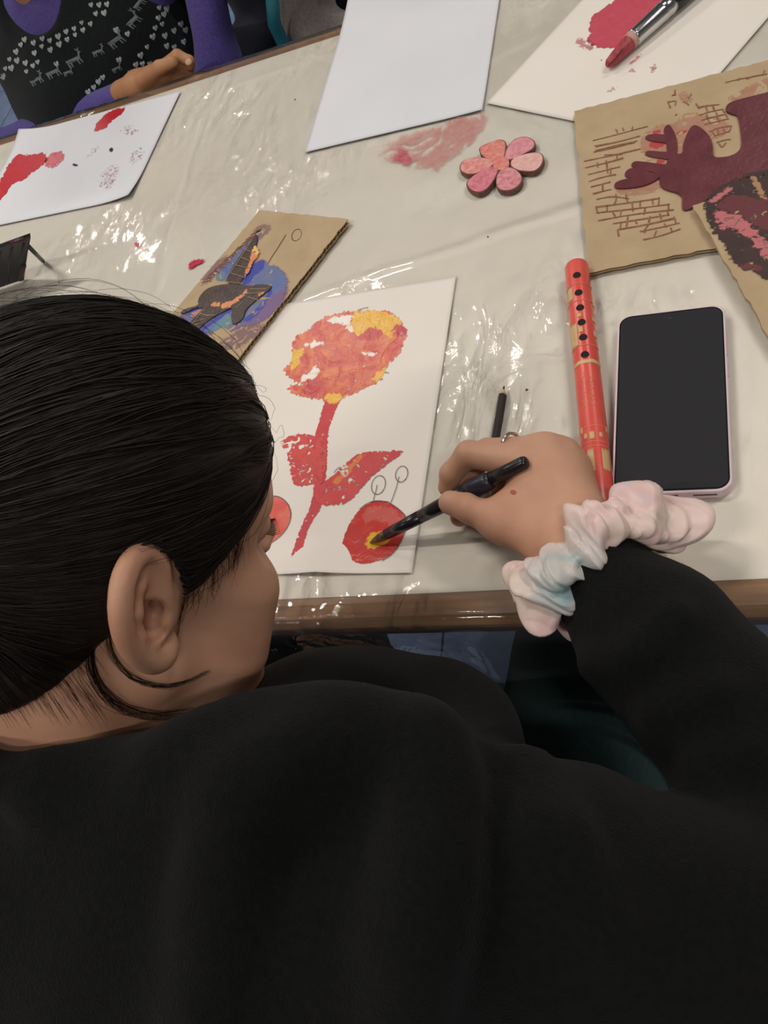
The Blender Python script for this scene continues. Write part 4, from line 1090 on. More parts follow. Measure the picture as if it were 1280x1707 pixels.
# thumb: from the wrist side along the lower edge to the tip against the index
tcm, tmc, tip_, ttp = J(925, 905, 38), J(838, 866, 46), J(785, 848, 51), J(751, 838, 47)
ah(tcm, tmc, 18, 13.5, .014); ah(tmc, tip_, 12.6, 10.2, .007); ah(tip_, ttp, 10.2, 8.6, .004)
ah(J(880, 835, 42), tmc, 15, 11.5, .014)                                  # web
subc(gh, J(806, 812, 60), J(803, 812, 36), .0065, .0055, .006)   # hollow between thumb and index
for a, b in ((ip, idp), (idp, itp)):
    pass
Vg, Qg = surfnet(gh)
GHAND = gh

# ------------------------------------------------------------------ sweatshirt
gs = Grid((-.50, -.62, .44), (.42, .06, 1.01), .0058)
gs.F = d_ell(gs, (-.055, -.225, .775), np.eye(3), (.185, .125, .165)).astype(np.float32)
def asw(a, b, ra, rb, k=.05): addc(gs, np.array(a), np.array(b), ra, rb, k)
asw((-.06, -.43, .56), (-.055, -.30, .72), .155, .150, .08)
asw((-.14, -.43, .53), (.02, -.43, .53), .13, .13, .08)
asw(C7+np.array([.0, -.02, -.012]), SR+np.array([-.03, -.01, .008]), .060, .066, .05)
asw(C7+np.array([.0, -.02, -.012]), SL, .060, .066, .05)
asw(SR, ER, .068, .058, .03)
asw(ER, WR+np.array([.042, -.056, -.002]), .056, .047, .025)
asw(WR+np.array([.042, -.056, -.002]), WR+np.array([.016, -.024, .001]), .047, .037, .012)
asw((-.315, -.15, .845), (-.345, -.17, .64), .068, .055, .03)
asw((-.345, -.17, .64), (-.16, -.075, .60), .052, .042, .02)
asw((-.02, -.115, .80), (.055, -.115, .79), .055, .05, .04)               # cloth bunched over the chest
# neck opening
nk = nrm(H(-14, -30)-C7)
subc(gs, C7+np.array([.012, .02, -.02])+nk*.02, H(0, -20), .060, .075, .012)
# collar roll, sagging to the front
ringc = C7+np.array([.012, .03, .012])+nk*.010; u_, w_ = frame_of(nk)
cp = [ringc+.066*(math.cos(a)*u_+math.sin(a)*w_) for a in np.linspace(0, 2*math.pi, 17)]
for a, b in zip(cp[:-1], cp[1:]): asw(a, b, .011, .011, .014)
# hood lying bunched on the shoulder: makes the raised ridge beside the neck
for pts_, rr in ([[(430, 1225, .372), (560, 1250, .362), (700, 1225, .368)], .015], [[(120, 1330, .37), (330, 1290, .36), (560, 1240, .362)], .018]):
    for a, b in zip(pts_[:-1], pts_[1:]): asw(D(*a), D(*b), rr, rr, .035)
# folds pressed into the cloth
X_, Y_, Z_ = gs.X, gs.Y, gs.Z
gs.F = gs.F + (.0065*vnoise(X_*13+Y_*7, Y_*5-Z_*4, Z_*5) + 0.0042*vnoise(X_*30-Y_*10, Y_*14, Z_*12+3)).astype(np.float32)
def fold(px, r, k, up=0.0):
    P = [ghit(gs, x, y) for x, y in px]
    P = [p+nrm(CAM-p)*up for p in P if p is not None]
    for a, b in zip(P[:-1], P[1:]): addc(gs, a, b, r, r, k)
fold([(712, 1225), (725, 1330), (715, 1450), (690, 1580), (680, 1700)], .010, .026, .003)
fold([(480, 1260), (400, 1330), (370, 1480), (340, 1700)], .010, .026, .003)
fold([(880, 1280), (930, 1400), (1010, 1560)], .008, .022, .002)
fold([(985, 1110), (1060, 1090), (1130, 1030)], .006, .016)
fold([(1010, 1180), (1090, 1190), (1200, 1150)], .005, .016)
fold([(1075, 1290), (1160, 1290), (1250, 1250)], .005, .016)
Vs, Qs = surfnet(gs)
fastmesh('sweatshirt', Vs, Qs, M_BLACK, painter)
# ribbed cuff
ca = WR+np.array([.014, -.021, .001]); 
# ------------------------------------------------------------------ trousers and shoes (mostly under the table)
gt = Grid((-.30, -.62, .0), (.22, .20, .70), .009)
gt.F = d_cone(gt, (-.14, -.42, .53), (.02, -.42, .53), .13, .13)
def at2(a, b, ra, rb, k=.03): addc(gt, np.array(a), np.array(b), ra, rb, k)
at2((.03, -.42, .56), (.125, .02, .565), .090, .072); at2((-.13, -.42, .545), (-.155, .02, .555), .085, .068)
at2((.125, .02, .565), (.10, .02, .09), .068, .05); at2((-.155, .02, .555), (-.15, .02, .09), .066, .05)
gt.F = gt.F+(.004*vnoise(gt.X*16, gt.Y*9, gt.Z*10)).astype(np.float32)
Vt, Qt = surfnet(gt)
fastmesh('trousers', Vt, Qt, M_TROU, painter)
M_SHOE = pbr('dark_shoe', lin(50, 50, 54), lin(40, 40, 44), 40, .6)
for sx in (.10, -.15):
    gx_ = Grid((sx-.06, -.08, 0), (sx+.06, .19, .13), .006)
    gx_.F = d_cone(gx_, (sx, 0, .045), (sx, .12, .036), .042, .034); addc(gx_, (sx, .01, .07), (sx, .0, .11), .04, .04, .02)
    gx_.F = smax(gx_.F, -(gx_.Z-.004), .004)
    v_, q_ = surfnet(gx_); fastmesh('shoe', v_, q_, M_SHOE, painter)
# the body under the clothes, joined with head and hand into one skin
gb = Grid((-.42, -.52, .50), (.36, .05, .95), .0095)
gb.F = d_cone(gb, (-.06, -.41, .57), (-.055, -.25, .76), .11, .11)
for a, b, ra, rb in ((C7-np.array([0, .0, .03]), SR, .04, .042), (C7-np.array([0, 0, .03]), SL, .04, .042), (SR, ER, .042, .034), (ER, WR, .036, .024),
                     (SL, np.array([-.345, -.17, .64]), .042, .034), (np.array([-.345, -.17, .64]), np.array([-.17, -.08, .60]), .034, .026),
                     (np.array([-.17, -.08, .60]), np.array([-.08, -.05, .61]), .03, .03)):
    addc(gb, a, b, ra, rb, .02)
Vb, Qb = surfnet(gb)
V_ = np.concatenate([Vh, Vg, Vb]); Q_ = np.concatenate([Qh, Qg+len(Vh), Qb+len(Vh)+len(Vg)])
body = fastmesh('body', V_, Q_, M_SKIN, painter)
# reddish paint spot on the back of the hand
ps = [ghit(gh, 855+5*math.cos(a), 820+3.6*math.sin(a)) for a in np.linspace(0, 2*math.pi, 11)[:-1]]
pc = ghit(gh, 855, 820); up_ = nrm(CAM-pc)
mesh('paint_spot', [p+up_*.0009 for p in ps]+[pc+up_*.0012], [(i, (i+1) % 10, 10) for i in range(10)], pbr('dried_red_paint', lin(172, 84, 66), rough=.6), painter, True)
# silver ring on the middle finger
rc = mcp['m']*.45+mp_*.55; rd = nrm(mp_-mcp['m']); u_, w_ = frame_of(rd)
tube('ring', [rc+.0128*(math.cos(a)*u_+math.sin(a)*w_) for a in np.linspace(0, 2*math.pi, 25)], .0013, M_SILV, painter, 6)
# eyelashes and brow of the near eye
M_LASH = M_HAIR
lv = []
for i in range(15):
    s = i/14; a0 = H(80.5-5.5*s, 5.0-1.5*s+2*math.sin(s*3.1), 25+15*s); tip2 = a0+(HF*(9-2*s)+HU*(-2.5+3*s)+HR*(1+5*s))*.001
    lv.append(tube_vf([a0, (a0+tip2)/2-HU*.0012, tip2], [.00042, .0003, .0001], 3))
v_, f_ = merge(lv); o = mesh('eyelashes', v_, f_, M_LASH, painter); o['kind'] = 'stuff'
# ------------------------------------------------------------------ hair: a combed-back cap with loose strands
gk = Grid(HLO, HHI, .0024)
gk.F = d_ell(gk, H(0, 40), AX, (.090, .082, .073)).astype(np.float32)
add(gk, d_ell(gk, H(52, 30), AX, (.030, .038, .054)), .02)
add(gk, d_cone(gk, H(-22, -18), C7+np.array([.004, .012, -.01]), .050, .054), .022)
add(gk, d_ell(gk, H(30, -4), AX, (.046, .070, .058)), .02)
px3 = gk.X-HO[0], gk.Y-HO[1], gk.Z-HO[2]
fF = (px3[0]*HF[0]+px3[1]*HF[1]+px3[2]*HF[2])*1000
fU = (px3[0]*HU[0]+px3[1]*HU[1]+px3[2]*HU[2])*1000
fR = (px3[0]*HR[0]+px3[1]*HR[1]+px3[2]*HR[2])*1000
# thickness: full over the crown, thin at the hairline
hl_u = [-140, -62, -50, -34, -22, -14, -4, 6, 20, 34, 50, 66, 82, 110, 160]
hl_f = [-130, -110, -74, -44, -26, -21, 12, 34, 52, 72, 96, 106, 110, 114, 114]
def hairline(U): return np.interp(U, hl_u, hl_f)
edge_ = hairline(fU)-fF+6*np.clip((60-np.abs(fR))/60, 0, 1)        # mm inside the hairline
thick = np.clip(.0012+edge_*.00024, .0002, .0080)
sk = gk.F
hair_d = sk-thick
# keep clear of the ear: hair passes above and behind it
ear_c = (fF+1)**2/18**2+(fU-6)**2/33**2
hair_d = np.where((fR > 0), smax(hair_d, (1.0-np.sqrt(ear_c))*.018*1.0, .004), hair_d)
hair_d = smax(hair_d, -edge_*.001, .004)
gk.F = hair_d.astype(np.float32)
gk.F = gk.F+(.0008*vnoise(fU*.10, fR*.10, fF*.012)+.0006*vnoise(fU*.26, fR*.26, fF*.02)).astype(np.float32)
Vc, Qc = surfnet(gk)
hair = fastmesh('hair', Vc, Qc, M_HAIR, painter)
# bun at the back of the head, outside the picture
gbun = Grid(H(-115, 40)-.055, H(-115, 40)+.055, .003)
gbun.F = d_ell(gbun, H(-115, 42), AX, (.036, .040, .040)).astype(np.float32)
gbun.F = gbun.F+(.003*np.sin(((gbun.X-HO[0])*HU[0]+(gbun.Y-HO[1])*HU[1]+(gbun.Z-HO[2])*HU[2])*600)).astype(np.float32)*.6
vb_, qb_ = surfnet(gbun); fastmesh('hair_bun', vb_, qb_, M_HAIR, painter)
rs = np.random.RandomState(4)
PT = H(-100, 42)
def strands(n, idx, steps, step, lift, rad, curl=0.0, seedpos=None, dirfun=None, wid_tip=.25):
    P = Vc[idx] if seedpos is None else seedpos
    n = len(P); lifts = lift*rs.rand(n)**2
    path = [P.copy()]
    phase = rs.rand(n)*6.28; amp = curl*(rs.rand(n)-.3)
    for s in range(steps):
        G = ggrad(gk, P)
        to = PT-P; dist = np.linalg.norm(to, axis=1)[:, None]; to = to/(dist+1e-6)
        low = np.clip((-(P-HO)@HU*1000+5)/40, 0, 1)[:, None]
        dr_ = to+low*(.5*HU) if dirfun is None else dirfun(P)
        dr_ = dr_+.10*(rs.rand(n, 3)-.5)
        dr_ = dr_-G*(dr_*G).sum(1)[:, None]; dr_ /= np.linalg.norm(dr_, axis=1)[:, None]+1e-9
        P = P+dr_*step
        d_ = gsample(gk, P)[:, None]; t = (s+1)/steps
        target = (lifts*(4*t*(1-t)) + amp*np.sin(phase+t*5)*t)[:, None]+.0004
        P = P-ggrad(gk, P)*(d_-target)*.9
        path.append(P.copy())
    return np.stack(path, 1)
def strand_mesh(name, path, rad, mat, par, tip=.25):
    n, m, _ = path.shape
    d_ = np.gradient(path, axis=1); d_ /= np.linalg.norm(d_, axis=2)[..., None]+1e-9
    ref = np.broadcast_to(HR, d_.shape); u = np.cross(d_, ref); u /= np.linalg.norm(u, axis=2)[..., None]+1e-9
    w_ = np.cross(d_, u)
    rr = rad*np.concatenate([np.linspace(.6, 1, m//2), np.linspace(1, tip, m-m//2)])[None, :, None]
    ring = np.stack([path+rr*(math.cos(a)*u+math.sin(a)*w_) for a in (0, 2.094, 4.189)], 2)
    V = ring.reshape(-1, 3); base = (np.arange(n)[:, None]*m+np.arange(m-1)[None, :])[..., None]*3
    q_ = [np.stack([base[..., 0]+k, base[..., 0]+(k+1) % 3, base[..., 0]+3+(k+1) % 3, base[..., 0]+3+k], -1).reshape(-1, 4) for k in range(3)]
    o = fastmesh(name, V, np.concatenate(q_), mat, par); o['kind'] = 'stuff'
    return o
lf = (Vc-HO)@HF*1000; lu = (Vc-HO)@HU*1000; lr = (Vc-HO)@HR*1000
cand = np.where((lf > -70) & (lr > -60))[0]
p1_ = strands(0, rs.choice(cand, 5200), 13, .0062, .0022, 0)
strand_mesh('hair_strands', p1_, .00034, M_HAIR, painter)
# flyaway hairs along the silhouette
p2_ = strands(0, rs.choice(cand, 520), 12, .0060, .010, 0, curl=.003)
strand_mesh('flyaway_hair', p2_, .00011, M_HAIR, painter)
# baby hair at the temple, before the ear
bh = []
for i in range(80):
    a = H(rs.uniform(22, 50), 0, 0); U0 = rs.uniform(-2, 24); F0 = float(hairline(U0))-rs.uniform(-1, 8)
    P = [H(F0, U0, 72)]
    for s in range(7):
        t = s/6; P.append(H(F0-6*t*rs.rand()+2, U0-t*rs.uniform(8, 26), 70+3*rs.rand()-t*2))
    P = np.array(P)
    for s in range(3): P = P-ggrad(GHEAD, P)*(gsample(GHEAD, P)[:, None]-.0010)
    bh.append(P)
strand_mesh('temple_hair', np.stack(bh), .00009, M_HAIR, painter)
# a loose lock curling behind and under the ear
lk = []
def onhead(x, y, lift):
    p = ghit(GHEAD, x, y)
    return None if p is None else p+nrm(CAM-p)*lift
key = [(176, 1010), (160, 1050), (152, 1100), (165, 1148), (200, 1182), (255, 1200), (320, 1190)]
key2 = [(182, 1050), (186, 1085), (200, 1112), (228, 1138), (272, 1150), (318, 1140), (350, 1122)]
for kk, cnt, sp in ((key, 60, 22), (key2, 24, 11)):
    kk = smoothline(kk, 1)
    for i in range(cnt):
        o2 = rs.randn(2)*sp*.5; P = []
        lift = .0012+.0022*rs.rand()
        for j, (x, y) in enumerate(kk):
            t = j/(len(kk)-1); sq = 1-.5*t
            P.append(onhead(x+o2[0]*sq+3*rs.rand()*t, y+o2[1]*sq*.8-7*t*rs.rand(), lift))
        if all(p is not None for p in P): lk.append(np.array(P))
lk = [P for P in lk if np.linalg.norm(np.diff(P, axis=0), axis=1).max() < .022]
if lk: strand_mesh('loose_lock', np.stack(lk), .00013, M_HAIR, painter)
# short fine hairs over the nape
nb_ = []
for i in range(330):
    x0, y0 = rs.uniform(-40, 185), rs.uniform(1085, 1215); P = []
    for t in np.linspace(0, 1, 6):
        P.append(onhead(x0-(30+25*rs.rand()*.2)*t, y0-55*t+10*t*t, .0008))
    if all(p is not None for p in P): nb_.append(np.array(P))
if nb_: strand_mesh('nape_hair', np.stack(nb_), .00007, M_HAIR, painter)
# ================================================================== brush in the hand
bt = T(617, 905, .0042); be = T(879, 768, .068)
bl_ = np.linalg.norm(be-bt)
def bp_(t): return bt+(be-bt)*t
hb = thing('paint_brush', 'slim black paint brush held in the hand, its tip on the red ladybird', 'brush', tuple(bt))
M_GRIP = pbr('dark_blue_grip', lin(38, 40, 58), lin(30, 32, 46), 40, .35)
lathe('bristles', bp_(0), bp_(.13), [(0, .0006), (.25, .0022), (.6, .0036), (1, .0042)], pbr('dark_wet_bristle', lin(66, 46, 42), lin(150, 104, 44), 160, .5), hb, 14)
lathe('ferrule', bp_(.12), bp_(.36), [(0, .0042), (.5, .0047), (1, .0050)], M_BHAN, hb, 18)
lathe('handle', bp_(.36), bp_(.66), [(0, .0050), (.3, .0054), (.7, .0060), (1, .0066)], M_BHAN, hb, 18)
lathe('grip', bp_(.66), bp_(.80), [(0, .0066), (.3, .0072), (.8, .0068), (1, .0056)], M_GRIP, hb, 18)
lathe('handle_end', bp_(.80), bp_(1.0), [(0, .0054), (.5, .0049), (.9, .0046), (.97, .0038), (1, .002)], M_BHAN, hb, 18)

# ================================================================== scrunchie on the wrist
def satin():
    m, nt, b = newmat('tie_dye_satin'); b.inputs['Roughness'].default_value = .38
    b.inputs['Sheen Weight'].default_value = .3
    tc = N(nt, 'ShaderNodeTexCoord')
    n1 = N(nt, 'ShaderNodeTexNoise'); n1.inputs['Scale'].default_value = 24; n1.inputs['Detail'].default_value = 3; n1.inputs['Distortion'].default_value = .8
    L(nt, tc.outputs['Object'], n1.inputs['Vector'])
    r = ramp(nt, n1.outputs['Fac'], [(.36, lin(226, 204, 192)), (.50, lin(236, 208, 200)), (.58, lin(226, 190, 186)), (.68, lin(216, 196, 196))])
    at_ = N(nt, 'ShaderNodeAttribute', attribute_name='teal'); 
    md = N(nt, 'ShaderNodeMath', operation='MULTIPLY_ADD'); L(nt, n1.outputs['Fac'], md.inputs[0]); md.inputs[1].default_value = 2.4; md.inputs[2].default_value = -.6
    m2 = N(nt, 'ShaderNodeMath', operation='MULTIPLY', use_clamp=True); L(nt, md.outputs[0], m2.inputs[0]); L(nt, at_.outputs['Fac'], m2.inputs[1])
    mx = N(nt, 'ShaderNodeMix', data_type='RGBA'); L(nt, m2.outputs[0], mx.inputs[0]); L(nt, r.outputs[0], mx.inputs[6]); mx.inputs[7].default_value = (*lin(138, 180, 186), 1)
    L(nt, mx.outputs[2], b.inputs['Base Color'])
    return m
sc_c = J(996, 934, 40)
sc_ax = nrm((WR+np.array([.04, -.056, 0]))-WR)          # along the forearm
sc_v = nrm(np.array([0, 0, 1.])-sc_ax*sc_ax[2]); sc_u = np.cross(sc_v, sc_ax)   # u: sideways
scr = thing('scrunchie', 'pink and teal satin scrunchie worn around the painting wrist', 'scrunchie', tuple(sc_c))
nu, nv = 360, 48
UU, VV = np.meshgrid(np.linspace(0, 2*math.pi, nu, endpoint=False), np.linspace(0, 2*math.pi, nv, endpoint=False), indexing='ij')
cu = np.cos(UU); side = cu   # u>0: the thumb side or the far side
# puffs stand out to the sides, gathered on top
pr = 12.5+4.0*np.abs(cu)**1.5+2.2*np.sin(UU*5+.6)+1.8*np.sin(UU*8+2)+.8*np.sin(UU*13)
ru = .0305+.0045*np.abs(cu)
fold_ = 1+.15*np.sin(VV*2+UU*6)+.09*np.sin(VV*3-UU*9+1)+.06*np.sin(VV*1+UU*15)
cre = np.abs(np.sin(UU*6.5+.5*np.sin(VV*2+UU*2)+.4*np.sin(UU*3)))**.55*.6+np.abs(np.sin(UU*11+.7*np.sin(VV+1)))**.6*.4
tr_ = pr*fold_*(.74+.38*cre)*.001
rad_ = ru+tr_*np.cos(VV)*.82+tr_*.5
axl = tr_*np.sin(VV)*1.15+.0035*np.sin(UU*3+1)+.0022*np.sin(UU*8)
rad_ = np.maximum(rad_, .0245)
PP = sc_c+(np.cos(UU)*rad_)[..., None]*sc_u+(np.sin(UU)*rad_*.78)[..., None]*sc_v+axl[..., None]*sc_ax
rid = (1-2*np.abs(vnoise(UU*5.1+2, VV*.55+np.sin(UU*2), 3.3))**.8)*.0026+(1-2*np.abs(vnoise(UU*10.5, VV*.8, 8.1))**.8)*.0013
nd = (np.cos(UU)*np.cos(VV))[..., None]*sc_u+(np.sin(UU)*np.cos(VV))[..., None]*sc_v+np.sin(VV)[..., None]*sc_ax
PP = PP+nd*(rid*np.clip(.6+.6*np.cos(VV), 0, 1))[..., None]
PP[..., 2] = np.maximum(PP[..., 2], TOP+.0034)
I = np.arange(nu*nv).reshape(nu, nv); I1 = np.roll(I, -1, 0); I2 = np.roll(I, -1, 1); I12 = np.roll(I1, -1, 1)
qd = np.stack([I, I1, I12, I2], -1).reshape(-1, 4)
so = fastmesh('satin_band', PP.reshape(-1, 3), qd, satin(), scr)
# dye: teal on the stretch nearest the thumb
pix = []
q_ = (PP.reshape(-1, 3)-CAM)@ROT
sx_ = 640-FPX*q_[:, 0]/q_[:, 2]; sy_ = 853.5+FPX*q_[:, 1]/q_[:, 2]
near = np.where(np.hypot(sx_-938, sy_-945) < 14)[0]
ctr = PP.reshape(-1, 3)[near[np.argmin(-q_[near, 2])]] if len(near) else T(938, 945, .05)
dist_ = np.linalg.norm(PP.reshape(-1, 3)-ctr, axis=1)
ta = np.clip(1.6-dist_/.022, 0, 1)*1.3
a_ = so.data.attributes.new('teal', 'FLOAT', 'POINT'); a_.data.foreach_set('value', ta.astype(np.float32))
# ================================================================== child in purple across the table
M_SKIN2 = skin_mat('tan_skin', lin(190, 140, 104), lin(176, 124, 88))
M_PURPLE = fabric('purple_jersey', lin(92, 80, 152), lin(80, 68, 138), .15)
M_KNIT = fabric('black_knit', lin(22, 28, 30), lin(16, 20, 23), .1)
M_JEAN = fabric('navy_denim', lin(36, 42, 66), lin(30, 36, 56), .1)
child = thing('person', 'child in a purple shirt and black patterned knit vest across the table', 'person', (-.62, 1.0, 0))
cc_ = np.array([-.60, .985, .70])
neckb = np.array([-.635, .955, .865])
gv_ = Grid((-.86, .80, .44), (-.36, 1.16, .93), .005)
gv_.F = d_ell(gv_, (-.625, .985, .70), np.eye(3), (.188, .118, .20)).astype(np.float32)
addc(gv_, np.array([-.66, .97, .52]), np.array([-.66, .97, .66]), .135, .14, .05)
addc(gv_, neckb+np.array([-.09, .02, -.06]), neckb+np.array([.11, .02, -.06]), .06, .06, .04)
gv_.F = gv_.F+(.0045*vnoise(gv_.X*12, gv_.Y*9, gv_.Z*14)).astype(np.float32)
GV0 = gv_.F.copy()
subc(gv_, neckb+np.array([-.005, -.06, .032]), neckb+np.array([.0, .03, .06]), .072, .08, .008)     # scooped neckline
vv_, qv_ = surfnet(gv_); fastmesh('knit_vest', vv_, qv_, M_KNIT, child)
# purple shirt: chest under the vest and both sleeves
gp = Grid((-.96, .795, .46), (-.28, 1.15, .98), .0055)
gp.F = d_ell(gp, (-.605, .985, .70), np.eye(3), (.158, .110, .195)).astype(np.float32)
addc(gp, neckb+np.array([-.09, .02, -.06]), neckb+np.array([.11, .02, -.06]), .053, .053, .04)
shl = onY(322, -95, .985); ebl = onY(366, 100, .93); wbl = np.array([-.50, .90, .64])
shr = neckb+np.array([-.175, .02, -.05]); ebr = onY(-95, 290, .93); wbr = onY(205, 162, .850)
for a, b, ra, rb in ((neckb+np.array([.09, .02, -.05]), shl, .05, .036), (shl, ebl, .034, .030), (ebl, wbl, .030, .026), (neckb+np.array([-.09, .02, -.05]), shr, .05, .04), (shr, ebr, .038, .032), (ebr, wbr, .032, .024)):
    addc(gp, np.array(a), np.array(b), ra, rb, .02)
subc(gp, neckb+np.array([0, -.02, .05]), neckb+np.array([0, .0, .10]), .045, .05, .006)
gp.F = gp.F+(.0030*vnoise(gp.X*26, gp.Y*22, gp.Z*20)).astype(np.float32)
vv_, qv_ = surfnet(gp); fastmesh('shirt', vv_, qv_, M_PURPLE, child)
# skin: head, neck, hand
hc = neckb+np.array([.0, -.03, .16])
gc = Grid((-.79, .74, .80), (-.48, 1.09, 1.17), .005)
gc.F = d_ell(gc, hc+np.array([0, .01, .03]), np.eye(3), (.072, .088, .085)).astype(np.float32)
addc(gc, hc+np.array([0, -.03, -.02]), hc+np.array([0, -.05, -.06]), .055, .030, .02)
addc(gc, hc+np.array([0, .02, -.03]), neckb+np.array([0, .02, -.02]), .045, .045, .02)
addc(gc, hc+np.array([0, -.078, .0]), hc+np.array([0, -.092, -.022]), .008, .010, .01)
for s in (-1, 1):
    addc(gc, hc+np.array([.074*s, .0, .0]), hc+np.array([.076*s, .008, .02]), .010, .013, .006)
    subc(gc, hc+np.array([.03*s, -.09, .012]), hc+np.array([.034*s, -.088, .012]), .012, .012, .008)
for u in (-.048, -.055): addc(gc, hc+np.array([-.013, -.078, u]), hc+np.array([.013, -.078, u]), .0055, .0055, .004)
vv1, q1_ = surfnet(gc)
yh = .838
def K(px, py, dy=0): return onY(px, py, yh+dy)
gd = Grid(np.min([K(190, 60), K(340, 175), K(190, 175), K(340, 60)], 0)-.03, np.max([K(190, 60), K(340, 175), K(190, 175), K(340, 60)], 0)+.03, .0018)
gd.F = d_cone(gd, K(205, 156, .01), K(232, 144), .019, .019)
def ak(a, b, ra, rb, k=.004): addc(gd, a, b, ra*.001, rb*.001, k)
ak(K(232, 144), K(272, 122), 20, 17, .012); ak(K(240, 140, .012), K(280, 130, .012), 17, 15, .012)
ak(K(274, 112), K(296, 93), 10, 8.5, .006); ak(K(296, 93), K(316, 101, -.004), 8.2, 7, .003); ak(K(316, 101, -.004), K(318, 110, -.004), 6.6, 6, .003)
ak(K(280, 122), K(306, 112), 10, 8.5, .005); ak(K(306, 112), K(317, 122), 8.2, 7, .003)
ak(K(280, 132), K(306, 127), 9.5, 8.2, .005); ak(K(306, 127), K(312, 138), 8, 6.8, .003)
ak(K(274, 142), K(298, 140), 9, 7.4, .005)
ak(K(240, 132, -.012), K(266, 112, -.016), 11, 9, .008); ak(K(266, 112, -.016), K(288, 103, -.016), 8.8, 7.4, .004)
vv2, q2_ = surfnet(gd)
fastmesh('body', np.concatenate([vv1, vv2]), np.concatenate([q1_, q2_+len(vv1)]), M_SKIN2, child)
nl = ghit(gd, 314, 103)
if nl is not None:
    up_ = nrm(CAM-nl); u_, w_ = frame_of(up_)
    mesh('fingernail', [nl+up_*.0010+.0048*math.cos(a)*u_+.0038*math.sin(a)*w_ for a in np.linspace(0, 2*math.pi, 11)[:-1]]+[nl+up_*.002], [(i, (i+1) % 10, 10) for i in range(10)], pbr('nail', lin(226, 186, 150), rough=.3), child, True)
gq = Grid((-.76, .80, .92), (-.50, 1.09, 1.19), .006)
gq.F = d_ell(gq, hc+np.array([0, .018, .038]), np.eye(3), (.082, .092, .088)).astype(np.float32)
subc(gq, hc+np.array([0, -.10, -.05]), hc+np.array([0, -.11, .03]), .07, .06, .01)
vv_, qv_ = surfnet(gq); fastmesh('hair', vv_, qv_, M_HAIR, child)
gl_ = Grid((-.86, .62, 0), (-.36, 1.16, .60), .011)
gl_.F = d_cone(gl_, (-.68, 1.02, .50), (-.53, 1.02, .50), .10, .10)
for s in (-1, 1):
    addc(gl_, np.array([-.605+.07*s, 1.02, .50]), np.array([-.605+.09*s, .70, .52]), .075, .058, .03)
    addc(gl_, np.array([-.605+.09*s, .70, .52]), np.array([-.605+.09*s, .74, .08]), .056, .045, .03)
vv_, qv_ = surfnet(gl_); fastmesh('trousers', vv_, qv_, M_JEAN, child)
# woven-in pattern: hearts and reindeer
M_YARN = pbr('pale_yarn', lin(176, 186, 184), lin(130, 140, 142), 500, .9)
gv_.F = GV0
def decal(name, polys, mat, par, lift=.0014):
    vf = []
    for pl2 in polys:
        P = [ghit(gv_, x, y) for x, y in pl2]
        if any(p is None for p in P): continue
        P = [p+nrm(CAM-p)*lift for p in P]; n_ = len(P); c_ = np.mean(P, axis=0)+nrm(CAM-P[0])*.0006
        vf.append((P+[c_], [(i, (i+1) % n_, n_) for i in range(n_)]))
    if not vf: return None
    v_, f_ = merge(vf); o = mesh(name, v_, f_, mat, par); o['kind'] = 'stuff'; return o
heart = [(0, 1.2), (-.9, .2), (-1, -.5), (-.5, -.95), (0, -.5), (.5, -.95), (1, -.5), (.9, .2)]
hp = [(15,408),(60,362),(28,365),(50,316),(90,322),(85,275),(135,335),(110,238),(130,210),(178,228),(183,282),(222,247),(225,205),(265,215),(268,265),(310,193),(315,235),(352,168),(358,210),(395,152),(400,185),(435,120),(442,160),(482,127),(510,72),(555,68),(528,25),(570,22),(485,25),(140,380),(175,350),(200,330),
      (828,148),(815,195),(845,95),(865,128),(880,190),(875,75),(928,163),(965,128),(980,222),(890,245),(850,40),(890,45),(750,295),(785,250),(725,345),(695,388),(760,340),(800,340),(548,412),(525,435),(500,465),(470,490),(300,340),(635,320),(990,160),(930,250),(680,180),(620,160)]
random.seed(2)
hs = []
for x, y in hp:
    s = 13+random.uniform(-2, 3); a = -.35
    hs.append([((x+s*(u*math.cos(a)-v*math.sin(a)))/3.2, (y+s*1.15*(u*math.sin(a)+v*math.cos(a)))/3.2) for u, v in heart])
decal('heart_pattern', hs, M_YARN, child)
deer_parts = [[(-1, -.25), (.9, -.3), (1, .15), (.8, .3), (-.8, .35), (-1, .1)], [(-.95, .2), (-.7, .25), (-.8, 1), (-1, 1)], [(-.55, .25), (-.35, .25), (-.4, 1), (-.58, 1)], [(.4, .25), (.6, .25), (.6, 1), (.42, 1)], [(.75, .2), (.95, .1), (1.05, .95), (.88, 1)],
              [(.8, -.25), (1.1, -.9), (1.5, -.85), (1.45, -.65), (1.2, -.55), (1.0, 0)], [(1.1, -.9), (.9, -1.5), (1.0, -1.5), (1.15, -1.1), (1.4, -1.5), (1.5, -1.45), (1.3, -.88)]]
ds = []
for (x, y, s, a) in [(190, 425, 34, -.5), (280, 385, 38, -.5), (390, 320, 42, -.5), (612, 215, 44, -.7), (705, 110, 42, -.9), (735, 20, 36, -1.0), (520, 275, 30, -.4), (620, 365, 26, -.5), (360, 385, 24, -.4)]:
    for d_ in deer_parts:
        ds.append([((x+s*(u*math.cos(a)-v*math.sin(a)))/3.2, (y+s*.8*(u*math.sin(a)+v*math.cos(a)))/3.2) for u, v in d_])
decal('reindeer_pattern', ds, pbr('grey_yarn', lin(112, 124, 128), lin(86, 96, 100), 500, .9), child)

